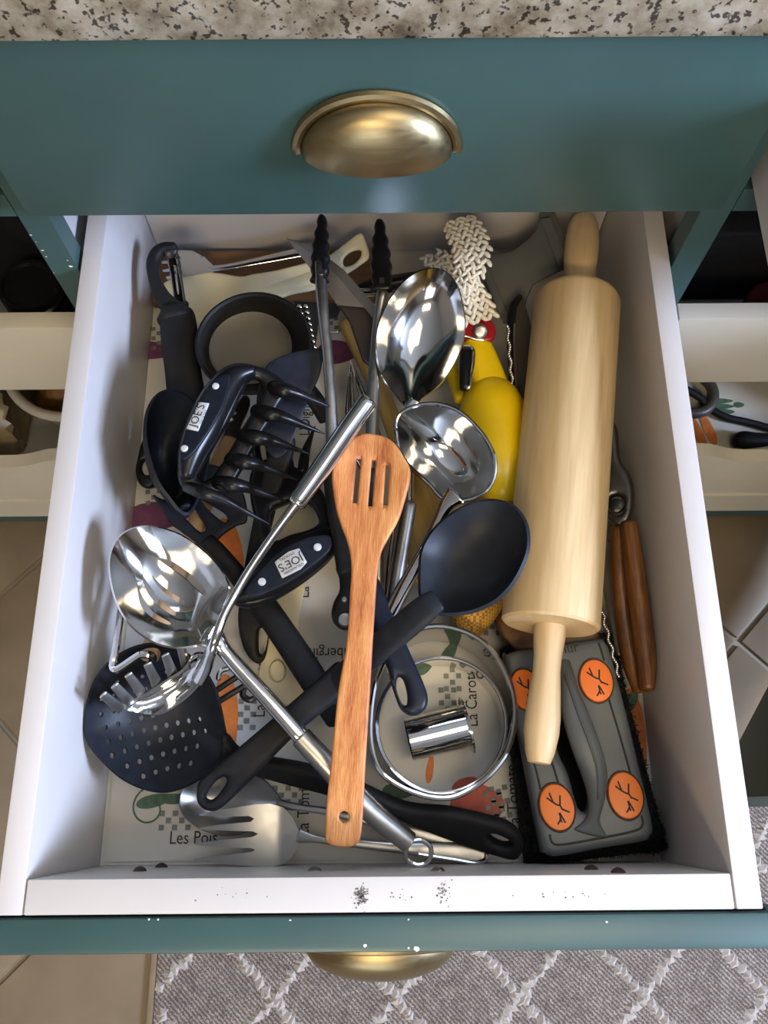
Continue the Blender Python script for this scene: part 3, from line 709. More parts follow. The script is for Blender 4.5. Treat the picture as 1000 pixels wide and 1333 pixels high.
# ---- cup
def ring_pts(c, rx, ry, n=40, rot=0):
    cr_, sr = math.cos(rot), math.sin(rot); return [(c[0] + rx * math.cos(2 * math.pi * k / n) * cr_ - ry * math.sin(2 * math.pi * k / n) * sr, c[1] + rx * math.cos(2 * math.pi * k / n) * sr + ry * math.sin(2 * math.pi * k / n) * cr_) for k in range(n)]
def loft(rings, closed_first=False, closed_last=False, mb=None):
    mb = mb or MB(); n = len(rings[0]); vs = [p for r in rings for p in r]
    fs = [(i * n + j, i * n + (j + 1) % n, (i + 1) * n + (j + 1) % n, (i + 1) * n + j) for i in range(len(rings) - 1) for j in range(n)]
    if closed_first: fs.append(tuple(range(n)))
    if closed_last: fs.append(tuple((len(rings) - 1) * n + j for j in range(n)))
    return mb.add(vs, fs)
def circ(c, r, n=48, dz=0): return [Vector((c.x + r * math.cos(2 * math.pi * k / n), c.y + r * math.sin(2 * math.pi * k / n), c.z + dz)) for k in range(n)]
t = Thing('measuring_cup', 'round black measuring cup with a beige bottom at the back left', 'cup')
ct = P(330, 446, .090); cb = P(326, 453, .031); R0 = 75 * mpp(ct); R1 = 56 * mpp(cb)
t.part('cup_wall', loft([circ(cb, R1 - .002), circ(ct, R0 - .003), circ(ct, R0 - .0015, dz=.002), circ(ct, R0 + .0005, dz=.0015), circ(ct, R0, dz=-.002), circ(cb, R1 + .001, dz=-.004), circ(cb, R1 - .004, dz=-.007)], False, True), M['matte'])
t.part('cup_bottom', loft([circ(cb, R1 - .0005, dz=.003), circ(cb, R1 - .003, dz=.0042), circ(cb, R1 - .006, dz=.002), circ(cb, R1 * .5, dz=.0012), circ(cb, .002, dz=.001)], False, True), M['beige'])
t.part('cup_handle', bar([(384, 490, .078, 26), (410, 520, .06, 24), (425, 545, .048, 22)], .004), M['matte']); t.done()
# ---- dark turner with slotted handle end (J)
t = Thing('flat_turner', 'black flat turner with an oval slot in its handle end', 'turner')
t.part('blade', plate(Plane((417, 454, .101), (380, 575, .084), (350, 480, .101)), [(345, 480), (358, 468), (374, 461), (396, 456), (416, 453), (420, 460), (417, 486), (406, 512), (394, 540), (384, 565), (372, 590), (356, 596), (340, 570), (334, 520)], [], .003, .001, .004), M['navy'])
pl = Plane((365, 590, .074), (335, 860, .008), (400, 600, .074))
t.part('handle', plate(pl, [(384, 572), (376, 610), (360, 660), (348, 715), (346, 770), (350, 820), (347, 850), (341, 862), (332, 862), (320, 848), (312, 822), (311, 792), (320, 730), (334, 660), (350, 590), (362, 568)], [[(337, 822), (343, 817), (349, 824), (346, 845), (341, 852), (337, 848)]], .009, .0035, .004), M['matte']); t.done()
# ---- cream scraper
pl = Plane((390, 690, .008), (360, 900, .006), (420, 700, .008))
t = Thing('cream_scraper', 'thin cream plastic scraper under the badge claw and black handles', 'scraper')
t.part('scraper_body', plate(pl, [(352, 668), (385, 652), (406, 662), (413, 690), (403, 740), (390, 800), (389, 840), (396, 900), (380, 918), (352, 912), (336, 892), (346, 830), (352, 760)], [], .003, .001, .005), M['creamp'])
t.part('thumb_rim', loft([[P(x, y, .0085) for x, y in ring_pts((361, 874), 11.5, 15)], [P(x, y, .0105) for x, y in ring_pts((361, 874), 10, 13.5)], [P(x, y, .0082) for x, y in ring_pts((361, 874), 8.5, 12)]]), M['creamp']); t.done()
# ---- wood handled spreader (stick 40)
t = Thing('wooden_spreader', 'pale wooden-handled spreader lying under the upper claw', 'spreader')
dw = WD((296, 575), (192, 860))
M['palewood'] = wood('pale_wood', srgb(172, 138, 100), srgb(205, 172, 134), dw, .6)
t.part('handle', bar([(299, 574, .024, 20), (284, 608, .030, 24), (262, 665, .039, 24), (228, 760, .056, 25), (194, 855, .074, 26)], .006, power=2.6), M['palewood'])
t.part('blade', plate(Plane((310, 545, .019), (298, 578, .024), (320, 560, .020)), [(290, 572), (304, 577), (316, 550), (326, 525), (318, 515), (304, 535)], [], .0015, 0, .004), M['satin']); t.done()
# ---- steel bent wire
single('bent_wire', 'bent thick steel wire beside the slotted spoon on the left', 'wire',
       wpx([(172, 760, .078), (160, 785, .084), (155, 815, .086), (150, 848, .087), (146.5, 866, .087), (150, 872, .087), (160, 867, .087), (176, 856, .087), (184, 852, .087), (196, 853, .086), (199, 858, .080), (196, 866, .074)], .0030), M['steel'])
# ---- black slotted turner (41) with its handle (32)
t = Thing('slotted_turner', 'black slotted turner with splayed prongs under the left ladle', 'turner')
pl = Plane((215, 655, .058), (275, 712, .050), (300, 640, .058))
t.part('head', plate(pl, [(199, 645), (213, 650), (228, 648), (236, 628), (262, 606), (290, 610), (316, 640), (322, 677), (308, 685), (291, 696), (282, 706), (276, 718), (265, 714), (250, 703), (234, 691), (223, 683), (214, 668)],
     [[(247, 653), (257, 668), (267, 685), (265, 693), (257, 690), (246, 679), (239, 671)], [(261, 650), (275, 658), (290, 667), (296, 674), (293, 680), (282, 673), (269, 661)]], .005, .002, .0035), M['nylon'])
t.part('handle', bar([(272, 706, .050, 22), (288, 722, .048, 22), (312, 752, .041, 26), (340, 784, .036, 34), (372, 830, .034, 36), (405, 880, .034, 37), (440, 935, .033, 34)], .008, power=2.8, n=18), M['matte']); t.done()
# ---- black hairpin wire
t = Thing('black_skewer_clip', 'thin black wire clip with a hooked end near the carrot print', 'clip')
t.part('wire_loop', wpx([(316, 876, .03), (290, 893, .03), (266, 910, .03), (258, 920, .03), (266, 924, .03), (296, 906, .03), (326, 889, .03), (334, 893, .028), (334, 905, .026), (325, 911, .025), (316, 905, .025), (318, 896, .025)], .0026), M['gloss']); t.done()
single('steel_loop', 'small steel wire loop beside the slotted spoon neck', 'wire', wpx([(284, 884, .038), (287, 874, .04), (297, 870, .04), (306, 872, .04), (311, 880, .038)], .0022), M['steel'])
# ---- big serving spoon and serving fork at the front
t = Thing('serving_spoon', 'steel serving spoon lying under the serving fork', 'spoon')
pl = Plane((236, 1045, .020), (365, 1042, .022), (300, 1010, .022))
t.part('spoon_bowl', bowl(pl, [(234, 1042), (240, 1024), (262, 1010), (300, 1004), (336, 1011), (352, 1023), (366, 1044), (354, 1066), (330, 1080), (296, 1088), (268, 1082), (248, 1070), (237, 1058)], .014, p=2.4), M['satin'])
t.part('spoon_handle', bar([(360, 1046, .021, 14), (390, 1051, .024, 9), (430, 1057, .026, 10), (500, 1074, .024, 12), (560, 1088, .022, 18), (606, 1098, .021, 22)], .0014, power=2.5), M['satin']); t.done()
t = Thing('serving_fork', 'large steel serving fork with four tines at the front left', 'fork')
pl = Plane((260, 1090, .024), (390, 1088, .028), (330, 1050, .028))
fo = [(261, 1059.5), (285, 1054), (310, 1050), (335, 1046.5), (352, 1046), (369, 1051), (380, 1062), (389, 1080), (392, 1086), (392, 1092), (387, 1104), (380, 1116), (369, 1125), (355, 1128), (342, 1127.5), (300, 1124), (255, 1119), (255, 1117.5), (290, 1112), (328, 1108), (333, 1105.5), (328, 1103), (290, 1101), (257, 1099.5), (256, 1097), (290, 1092), (330, 1088.5), (337, 1085), (331, 1081.5), (295, 1080), (262, 1079), (262, 1077), (290, 1072), (328, 1069), (332, 1065), (326, 1061.5), (290, 1062), (262, 1061)]
sd = pl.t2((330, 1085))[0]
t.part('fork_head', plate(pl, fo, [], .002, 0, .003, False, w=lambda u, v: -.006 * max(0, (sd - u) / .05) ** 2 * 0 + .005 * math.sin(max(0, min(1, (sd + .02 - u) / .08)) * math.pi)), M['satin'])
t.part('fork_handle', bar([(388, 1088, .028, 18), (410, 1092, .030, 10), (440, 1096, .031, 10), (520, 1104, .028, 13), (580, 1108, .024, 22), (618, 1113, .021, 28), (634, 1117, .02, 20)], .0015, power=2.6), M['satin'])
t.part('beaded_edge', wpx([(545, 1112, .027), (590, 1119, .0245), (618, 1123, .0235), (632, 1119, .023), (634, 1112, .023)], .0014), M['steel']); t.done()
# ---- skimmer with its long handle
t = Thing('perforated_skimmer', 'black perforated skimmer with round holes at the front left', 'skimmer')
pl = Plane((112, 940, .074), (294, 960, .052), (200, 1028, .052))
sk = [(109.5, 950), (112.5, 920), (123, 887), (141, 863), (168, 845), (200, 838), (235, 846), (262, 868), (280, 896), (288, 925), (294, 955), (300, 968), (294, 990), (278, 1003), (246, 1022), (216, 1031), (186, 1026.5), (156, 1011.5), (129, 986), (115.5, 968)]
hl = []
rows = [((133.5, 950.6), (195, 938), 5), ((138, 968.6), (259.5, 941), 9), ((144, 986), (267, 956), 9), ((163.8, 1000.4), (256, 977), 7), ((185.4, 1013.6), (247.5, 998), 5), ((128, 932), (205, 917), 6), ((130, 912), (200, 899), 6), ((150, 890), (215, 878), 5)]
for a, b, n in rows:
    for k in range(n):
        x = a[0] + (b[0] - a[0]) * k / (n - 1); y = a[1] + (b[1] - a[1]) * k / (n - 1); hl.append([(x + 3.0 * math.cos(q), y + 3.9 * math.sin(q)) for q in np.linspace(0, 2 * math.pi, 9)[:-1]])
mb = MB(); o = pl.tr(cr(sk)); hs_ = [pl.tr(h) for h in hl]; rho = Rho(o, tuple(np.mean(o, 0)))
t.part('skimmer_bowl', sheet(mb, o, hs_, lambda u, v: pl.t3(u, v, -.026 * (1 - rho(u, v) ** 2.4)), .0032, .0024), M['nylon'])
hp = [(292, 955), (312, 976), (345, 986), (400, 996), (460, 1016), (526, 1045), (586, 1052), (640, 1064), (668, 1075), (682, 1095), (672, 1115), (640, 1109), (595, 1094), (541, 1073), (490, 1052), (430, 1033), (380, 1020), (340, 1009), (305, 999), (288, 992)]
pl2 = Plane((300, 975, .050), (670, 1095, .036), (480, 1030, .0445))
t.part('handle', plate(pl2, hp, [[(636, 1084), (645, 1082), (662, 1090), (665, 1096), (655, 1098), (642, 1092)]], .013, .005, .005), M['matte']); t.done()
# ---- nested ring cutters and the small tube cutter
def ringcut(name, label, pts, zt, zb, th=.0012, rim=.0016):
    t = Thing(name, label, 'cutter', 'nested ring cutters'); top = [P(x, y, zt) for x, y in pts]; c = sum(top, Vector()) / len(top)
    dn = lambda p, k, z: Vector((c.x + (p.x - c.x) * k, c.y + (p.y - c.y) * k, z))
    t.part('ring_wall', loft([[dn(p, 1, zt) for p in top], [dn(p, .985, zb) for p in top], [dn(p, .972, zb) for p in top], [dn(p, .985, zt) for p in top], [dn(p, 1, zt) for p in top]]), M['steel'])
    t.part('rolled_rim', sweep([(dn(p, 1.0, zt), rim, rim) for p in top + top[:1]], n=8, k=1, cap=0), M['steel']); t.done()
outer = cr([(543, 819.6), (578, 815), (617, 827.6), (645.6, 853), (665, 891.6), (670.6, 930), (661.6, 975), (636, 1010), (604, 1032), (578, 1039), (546, 1034), (514, 1019.6), (493, 1000), (483, 965), (484, 920), (492, 880), (513, 840)], 4)
ringcut('ring_cutter', 'larger outer steel ring cutter standing around the smaller one', outer, .056, .002, rim=.0022)
ringcut('ring_cutter', 'smaller inner steel ring cutter holding the tube cutter', ring_pts((575, 944), 84, 88, 60), .034, .0022)
t = Thing('tube_cutter', 'small shiny steel tube cutter lying inside the ring cutters', 'cutter')
a = P(532, 963, .024); b = P(609, 944, .024); L = (b - a).length; r0 = 27.5 * mpp(a)
t.part('tube', lathe(a, b, [(0, r0 - .001), (0, r0), (L * .96, r0), (L * .965, r0 + .0055), (L, r0 + .006), (L, r0 - .001), (0, r0 - .001)], 44, capa=False, capb=False), M['steel']); t.done()
# ---- olive wood spatula under the ladle
dw = WD((455, 425), (560, 740)); M['olive'] = wood('olive_wood', srgb(120, 90, 38), srgb(182, 146, 78), dw, .5)
t = Thing('olive_wood_spatula', 'yellowish wooden spatula under the ladle and the tongs', 'spatula')
t.part('handle', bar([(450, 420, .02, 20), (470, 458, .024, 24), (500, 520, .03, 24), (528, 600, .034, 26)], .004, power=2.8), M['olive'])
t.part('blade', plate(Plane((535, 610, .035), (556, 740, .04), (580, 640, .035)), [(522, 600), (537, 592), (556, 610), (574, 650), (576, 700), (566, 745), (545, 760), (532, 740), (526, 690), (520, 640)], [], .005, .002, .005), M['olive']); t.done()
# ---- tan woven reamer
t = Thing('woven_brush_head', 'tan woven dome under the black spoon', 'brush')
mw, nt, b_ = base('woven_tan'); b_.inputs['Roughness'].default_value = .7
wv = nt.nodes.new('ShaderNodeTexChecker'); wv.inputs['Scale'].default_value = 420; wv.inputs['Color1'].default_value = srgb(205, 160, 70); wv.inputs['Color2'].default_value = srgb(150, 105, 40)
tc = nt.nodes.new('ShaderNodeTexCoord'); nt.links.new(tc.outputs['Object'], wv.inputs['Vector']); nt.links.new(wv.outputs[0], b_.inputs['Base Color']); bump(nt, b_, wv.outputs['Fac'], .6)
a = P(664, 622, .035); b = P(606, 832, .030); ax = (b - a); L = ax.length
t.part('dome', lathe(a, b, [(L * s, .026 * math.sqrt(max(0, 1 - (2 * s - 1) ** 2)) + .0005) for s in np.linspace(0, 1, 22)], 30), mw); t.done()
# ---- yellow squeezer
t = Thing('yellow_squeezer', 'yellow enamel citrus squeezer beside the rolling pin', 'squeezer')
a = P(634, 492, .050); b = P(662, 662, .044); L = (b - a).length; prof = []
for s in np.linspace(0, 1, 30): prof.append((L * s, max(.0004, 0.0292 * (min(1, math.sqrt(max(0, 1 - (1 - min(1, s / .30)) ** 2)))) * (1 if s < .62 else math.sqrt(max(0, 1 - ((s - .62) / .38) ** 2))))))
t.part('cup', lathe(a, b, prof, 36), M['yellow'])
t.part('arm', bar([(613, 448, .062, 34), (622, 456, .062, 40), (632, 480, .060, 42), (640, 505, .058, 46)], .008, power=2.8, n=18), M['yellow'])
t.part('arm', bar([(588, 470, .045, 14), (590, 490, .045, 16), (600, 520, .045, 18)], .006), M['yellow'], label='second yellow arm under the big spoon')
c = t.part('pivot_clip', bar([(607, 455, .071, 16), (606, 480, .071, 16), (605, 505, .069, 14)], .005, power=3), M['gloss'], label='black clip with a chrome edge')
t.part('chrome_edge', wpx([(604, 452, .076), (613, 453, .077), (617, 460, .076), (615, 480, .075), (611, 502, .073), (608, 506, .072)], .0017), M['steel'], parent=c); t.done()
# ---- red handle with rivet
t = Thing('red_opener', 'red plastic handle with a big steel rivet under the woven strap', 'opener')
t.part('handle', plate(Plane((606, 428, .068), (645, 432, .066), (625, 415, .068)), [(590, 413), (606, 412), (625, 414), (638, 418), (645, 428), (644, 440), (636, 447), (620, 446), (604, 443), (588, 440)], [], .008, .003, .003), M['red'])
t.part('rivet', lathe(P(625, 431.5, .0755), P(625, 431.5, .06), [(0, .0038), (.0002, .0046), (.001, .0062), (.003, .0066)], 26), M['satin'])
t.part('steel_edge', wpx([(590, 436, .0725), (606, 438, .0722), (620, 442, .0715), (630, 443, .071)], .0011), M['steel']); t.done()
# ---- woven cord strap
def braid(path, wid, cols, step, up, mb):
    A = cr([tuple(p) for p in path], 24, False); acc = 0; last = Vector(A[0]); row = 0
    for i in range(1, len(A) - 1):
        p = Vector(A[i]); acc += (p - last).length; last = p
        if acc < step: continue
        acc = 0; row += 1; T = (Vector(A[i + 1]) - Vector(A[i - 1])).normalized(); B = Vector(up).cross(T).normalized(); N = T.cross(B)
        fr = i / len(A); ww = wid(fr)
        for j in range(cols):
            o = ((j + .5 + (.5 if row % 2 else 0)) / cols - .5) * 2
            if abs(o) > 1.02: continue
            s = 1 if j % 2 else -1; d = (T + B * .75 * s).normalized(); e = N.cross(d)
            ell(p + B * (o * ww) + N * (.0022 * (1 - o * o)), d * (step * 1.05), e * (ww / cols * .84), N * .0021, 7, 5, mb=mb)
t = Thing('woven_strap', 'off-white woven cord strap with two loops at the back', 'strap')
m1 = MB(); braid([P(594, 286, .085), P(606, 308, .092), P(614, 335, .094), P(606, 365, .088), P(612, 388, .080), P(622, 418, .074)], lambda f: 0.0170 * (1 - .35 * math.exp(-((f - .62) / .15) ** 2)) * (.75 + .25 * min(1, f * 8)), 6, .0042, (0, -.25, 1), m1)
t.part('braid', m1, M['rope'], kind='stuff')
m2 = MB(); braid([P(556, 352, .075), P(570, 340, .083), P(588, 346, .086), P(600, 368, .084), P(610, 398, .080)], lambda f: .010, 5, .0042, (0, -.2, 1), m2)
t.part('braid', m2, M['rope'], kind='stuff')
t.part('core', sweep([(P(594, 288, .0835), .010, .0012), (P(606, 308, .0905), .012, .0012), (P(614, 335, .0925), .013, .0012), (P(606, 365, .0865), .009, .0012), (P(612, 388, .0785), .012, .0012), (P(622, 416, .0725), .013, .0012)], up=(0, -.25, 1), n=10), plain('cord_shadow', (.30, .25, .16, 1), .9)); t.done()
# ---- grey scraper at the back right
pl = Plane((640, 375, .044), (725, 320, .072), (690, 400, .044))
t = Thing('grey_scraper', 'grey plastic scraper with two ribs behind the rolling pin', 'scraper')
t.part('panel', plate(pl, [(631, 329), (652, 331), (668, 326), (688, 312), (699, 298), (703, 274), (722, 274), (738, 315), (741, 335), (737, 350), (716, 359), (694, 371), (686, 389), (682, 414), (664, 424), (655, 420), (640, 390), (626, 362)], [], .004, .0015, .004, False), M['greyd'])
for a_ in ([(628, 352), (636, 348), (665, 417), (656, 422)], [(704, 288), (717, 285), (741, 345), (730, 353)]):
    m_ = MB(); q3 = [pl.t3(*pl.t2(p), .001) for p in a_]; prism(q3, pl.n * .006, m_); t.part('rib', m_, M['greyd'], smooth=False)
t.done()
# ---- dark blade + chain beside the pin
t = Thing('dark_knife', 'dark knife with a black spine between the grey scraper and the rolling pin', 'knife')
pl = Plane((678, 390, .062), (676, 520, .050), (700, 400, .066))
t.part('blade', plate(pl, [(677, 386), (686, 404), (694, 440), (694, 500), (686, 525), (676, 525), (672, 480), (671, 430)], [], .0016, 0, .004), M['darkbrown'] if 'darkbrown' in M else plain('dark_blade', (.05, .042, .034, 1), .35))
t.part('spine', bar([(677, 386, .065, 8), (667, 402, .064, 10), (664, 430, .062, 9), (665, 470, .058, 8), (668, 520, .052, 8)], .003), M['gloss']); t.done()
t = Thing('ball_chain', 'thin shiny ball chain beside the dark knife', 'chain', 'thin ball chains')
cm = MB()
for k in range(26):
    f_ = k / 25; p = P(661 + 6 * f_ + 1.2 * math.sin(k * .9), 425 + 74 * f_, .073 - .01 * f_); ell(p, Vector((.0016, 0, 0)), Vector((0, .0019, 0)), Vector((0, 0, .0016)), 8, 6, mb=cm)
t.part('beads', cm, M['steel'], kind='stuff'); t.done()
t = Thing('ball_chain', 'thin shiny ball chain between the grill brush and the wooden pliers', 'chain', 'thin ball chains')
cm = MB()
for k in range(40):
    f_ = k / 39; p = P(778 + 28 * f_ + 1.6 * math.sin(k * .8), 775 + 105 * f_, .052 - .012 * f_); ell(p, Vector((.0016, 0, 0)), Vector((0, .0019, 0)), Vector((0, 0, .0016)), 8, 6, mb=cm)
t.part('beads', cm, M['steel'], kind='stuff'); t.done()
# ---- pliers with wooden handles
t = Thing('wooden_handled_pliers', 'grey steel pliers with two brown wooden handles by the right wall', 'pliers')
M['walnut'] = wood('brown_handle', srgb(38, 22, 10), srgb(86, 52, 24), WD((818, 690), (838, 900)), .35, 70, 20, srgb(140, 92, 46))
t.part('jaw', plate(Plane((800, 600, .052), (808, 680, .050), (825, 640, .056)), [(790, 552), (803, 556), (808, 598), (821, 620), (826, 646), (821, 676), (810, 686), (798, 682), (788, 668), (786, 640), (790, 600)], [[(803 + 11 * math.cos(k), 658.6 + 13 * math.sin(k)) for k in np.linspace(0, 6.283, 11)[:-1]]], .012, .004, .004), M['darksteel'])
t.part('pivot', lathe(P(803, 658.6, .052), P(803, 658.6, .04), [(0, .003), (.001, .0062), (.008, .0066)], 22), M['gloss'])
t.part('handle', bar([(806, 690, .046, 20), (806, 740, .042, 24), (812, 800, .036, 25), (822, 860, .031, 24), (832, 898, .029, 16)], .008, power=2.4), M['walnut'], label='darker brown wooden handle')
t.part('handle', bar([(818, 684, .058, 22), (826, 740, .056, 25), (834, 800, .052, 27), (841, 860, .048, 26), (842, 895, .047, 20)], .009, power=2.4), M['walnut'], label='lighter brown wooden handle')
t.done()
single('grey_spreader', 'dull grey steel spreader beside the brown wooden handles', 'spreader',
       plate(Plane((788, 715, .03), (804, 845, .024), (800, 720, .034)), [(782, 708), (795, 708), (802, 770), (809, 830), (811, 848), (803, 852), (796, 820), (788, 780), (781, 744)], [], .004, .0015, .003), M['greysteel'] if 'greysteel' in M else metal('dull_steel', (.33, .32, .29, 1), .45, .05))
single('brown_wood_wedge', 'brown wooden wedge under the front end of the rolling pin', 'block',
       plate(flat(.022), [(644, 806), (690, 800), (770, 812), (782, 836), (720, 846), (690, 848), (672, 850), (655, 832)], [], .016, .002, .006, False), M['brown'])
single('black_back_handle', 'short black handle tucked behind the big oval spoon', 'handle', bar([(462, 380, .03, 14), (480, 374, .032, 18), (520, 366, .034, 20), (552, 360, .034, 16)], .006), M['gloss'])
single('twin_steel_rod', 'thin steel rod end beside the right tong tip', 'rod', wpx([(466, 377, .045), (488, 378, .046), (491, 381, .046), (488, 384, .046), (470, 384, .045)], .0013), M['steel'])
# ---- grill brush
BP = Plane((668, 850, .036), (780, 836, .036), (712, 1105, .036))
t = Thing('grill_brush', 'grey grill scrubber with four orange dots and a black bristle pad', 'brush')
pad = [(652, 850), (676, 838), (786, 826), (800, 845), (808, 885), (834, 985), (860, 1088), (858, 1106), (830, 1110), (760, 1118), (700, 1126), (686, 1126), (682, 1112), (672, 1030), (664, 960), (654, 880)]
pb = Plane((668, 850, .012), (780, 836, .012), (712, 1105, .012))
t.part('pad', plate(pb, pad, [], .020, .003, .006), M['scrub'] if 'scrub' in M else plain('black_scrub', (.008, .008, .008, 1), .9, bs_=1, bscale=600))
po = np.array(pb.tr(cr(pad))); fib = MB(); rr = random.Random(5)
for k in range(5200):
    i = rr.randrange(len(po)); a_ = po[i]; b2 = po[(i + 1) % len(po)]; f_ = rr.random(); p2 = a_ + (b2 - a_) * f_; cen = po.mean(0); inn = rr.random() ** 2 * .12
    p2 = p2 + (cen - p2) * inn; z = rr.uniform(-.008, .0115) if inn < .01 else .0105; p = pb.t3(p2[0], p2[1], z)
    d = Vector((rr.gauss(0, 1), rr.gauss(0, 1), rr.gauss(.2, .8))).normalized() * rr.uniform(.002, .0045); s = d.cross(Vector((rr.gauss(0, 1), rr.gauss(0, 1), rr.gauss(0, 1)))).normalized() * .0004
    fib.add([p - s, p + s, p + d * .5 + s * .8 + Vector((0, 0, .0006)), p + d], [(0, 1, 2), (0, 2, 3)])
t.part('bristles', fib, M['matte'], kind='stuff', smooth=False)
go = [(656, 862), (660, 853), (672, 848), (700, 844), (776, 833), (786, 838), (793, 853), (813, 928), (830, 1000), (847, 1074), (844, 1088), (833, 1095), (780, 1104), (724, 1114), (709, 1110), (701, 1096), (679, 982)]
rec = [(729, 937), (723.6, 965), (737.6, 1004), (751.6, 1049), (760, 1060), (764, 1046), (757, 1021), (741, 987), (733, 955)]
rec = [(722, 880), (731, 872), (737, 905), (739, 940), (748, 975), (760, 1010), (765, 1040), (760, 1056), (750, 1050), (738, 1008), (722, 966)]
t.part('body', plate(BP, go, [rec], .018, .005, .0045), M['greyp'])
bz = lambda px, py, w: BP.t3(*BP.t2((px, py)), w)
t.part('handle_bridge', bar([(735, 862, .044, 15, .003), (740, 890, .050, 22, .005), (749, 930, .055, 34, .006), (763, 972, .057, 38, .006), (774, 1008, .055, 34, .006), (776, 1040, .051, 22, .005), (772, 1066, .047, 18, .004), (769, 1084, .045, 44, .003)], .005, up=BP.n, n=20, power=2.4), M['greyp'])
t.part('handle_ridge', wpx([(737, 880, .0545), (752, 925, .0615), (767, 965, .0635), (777, 1000, .0615), (779, 1040, .0565)], .0011), M['greyp'])
for a_ in ([(787, 905), (799, 945), (812, 990), (817, 1010)], [(690, 985), (696, 1005), (701, 1028)], [(712, 985), (718, 1000), (724, 1020)], [(713, 1086), (716, 1096), (728, 1099), (770, 1092), (820, 1082), (832, 1074), (831, 1062)], [(776, 840), (779, 848), (783, 862)]):
    t.part('groove', sweep([(bz(x, y, .0093), .0008, .0004) for x, y in a_], up=BP.n, n=6), M['ink'])
crk = [[(-.55, -.62), (-.2, -.3), (.05, -.12), (.22, -.05), (.30, .15), (.35, .22)], [(-.28, -.82), (-.2, -.3)], [(.42, -.55), (.22, -.05)], [(.30, .15), (.75, .42)], [(.02, .38), (0, .62), (-.3, .85)], [(.02, .38), (.05, .3), (.25, .88)], [(0, .62), (.02, .82)]]
for (x, y, rx, ry) in ((772.6, 888.6, 21, 28), (722, 1051, 22, 31), (810, 1036, 22, 31), (682, 900, 19, 27)):
    rw = 1.10; ptsr = ring_pts((x, y), rx * rw, ry * rw, 36, -.28)
    t.part('dot_seat', loft([[bz(a, b, .0085) for a, b in ptsr], [bz(a, b, .0105) for a, b in ring_pts((x, y), rx * 1.04, ry * 1.04, 36, -.28)], [bz(a, b, .0095) for a, b in ring_pts((x, y), rx, ry, 36, -.28)]]), M['greyd'])
    d = t.part('orange_dot', loft([[bz(a, b, .0088) for a, b in ring_pts((x, y), rx * 1.01, ry * 1.01, 36, -.28)], [bz(a, b, .0108) for a, b in ring_pts((x, y), rx * .96, ry * .96, 36, -.28)], [bz(a, b, .0112) for a, b in ring_pts((x, y), rx * .8, ry * .8, 36, -.28)], [bz(a, b, .0112) for a, b in ring_pts((x, y), .2, .2, 36, -.28)]], False, True), M['orange'])
    cm = MB(); ca, sa = math.cos(-.28), math.sin(-.28)
    for ln in crk:
        sweep([(bz(x + u * rx * .8 * ca - v * ry * .8 * sa, y + u * rx * .8 * sa + v * ry * .8 * ca, .0114), .0006, .0003) for u, v in ln], up=BP.n, n=6, k=2, mb=cm)
    t.part('crack_lines', cm, M['ink'], parent=d, kind='stuff')
lp = bz(738, 847, .0094); le = (bz(750, 845, .0094) - lp).normalized(); lu = BP.n.cross(le)
t.part('lettering', text('nur', .011, lambda x, y: lp + le * x + lu * y), M['ink'], smooth=False)
t.done()
# ---- rolling pin
t = Thing('rolling_pin', 'pale wooden rolling pin with two handles on the right', 'rolling pin')
A = P(752, 386, .084); B_ = P(716.5, 815, .084); ax = (B_ - A).normalized(); L = (B_ - A).length; R = .5 * (56 * mpp(A) + 64.5 * mpp(B_)) * .985
M['maple'] = wood('maple', srgb(180, 148, 100), srgb(204, 176, 130), ax, .5, 22, 10, srgb(220, 194, 152), .06)
t.part('barrel', lathe(A, B_, [(0, R * .80), (.0004, R * .86), (.003, R * .95), (.008, R), (L - .002, R), (L, R - .002)], 56), M['maple'])
m0, m1_ = mpp(A), mpp(B_)
def handle(p, d, prof): return lathe(p, p + d, prof, 32)
t.part('handle', handle(A, -ax, [(0, .0122), (.006, .0125), (.022, .0133), (.040, .0150), (.058, .0152), (.075, .0135), (.083, .010), (.086, .006)]), M['maple'])
k = m1_
t.part('handle', handle(B_, ax, [(0, 20.5 * k), (.004, 20.8 * k), (.012, 20 * k), (.024, 17.8 * k), (.034, 17.5 * k), (.05, 19.8 * k), (.068, 22.2 * k), (.08, 22 * k), (.094, 18 * k), (.101, 14 * k), (.1015, 12 * k)]), M['maple'])
t.done()
# ---- left black ladle + looped handle end
t = Thing('black_ladle', 'dark navy ladle lying on its side against the left wall', 'ladle')
pl = Plane((190, 560, .105), (240, 668, .082), (262, 580, .078))
t.part('ladle_bowl', bowl(pl, [(189, 566), (190, 543), (197, 524), (208, 512), (222, 508), (240, 513), (256, 527), (268, 552), (272, 585), (268, 620), (258, 650), (246, 668), (234, 665), (220, 648), (205, 626), (194, 594)], .048, (236, 585), 2.2, thick=.0025), M['navy'])
t.part('handle', bar([(240, 660, .078, 18), (236, 640, .05, 18), (220, 600, .035, 18), (205, 560, .03, 16)], .003), M['navy']); t.done()
single('hang_loop_handle', 'black handle end with a round hanging hole by the left wall', 'handle',
       plate(Plane((190, 600, .03), (192, 632, .028), (200, 600, .03)), [(186, 574), (180, 596), (177, 613), (181, 629), (191, 636), (202, 632), (212, 612), (215, 575), (220, 545), (205, 540)], [ring_pts((192, 609), 7, 10, 10)], .009, .0035, .003), M['gloss'])
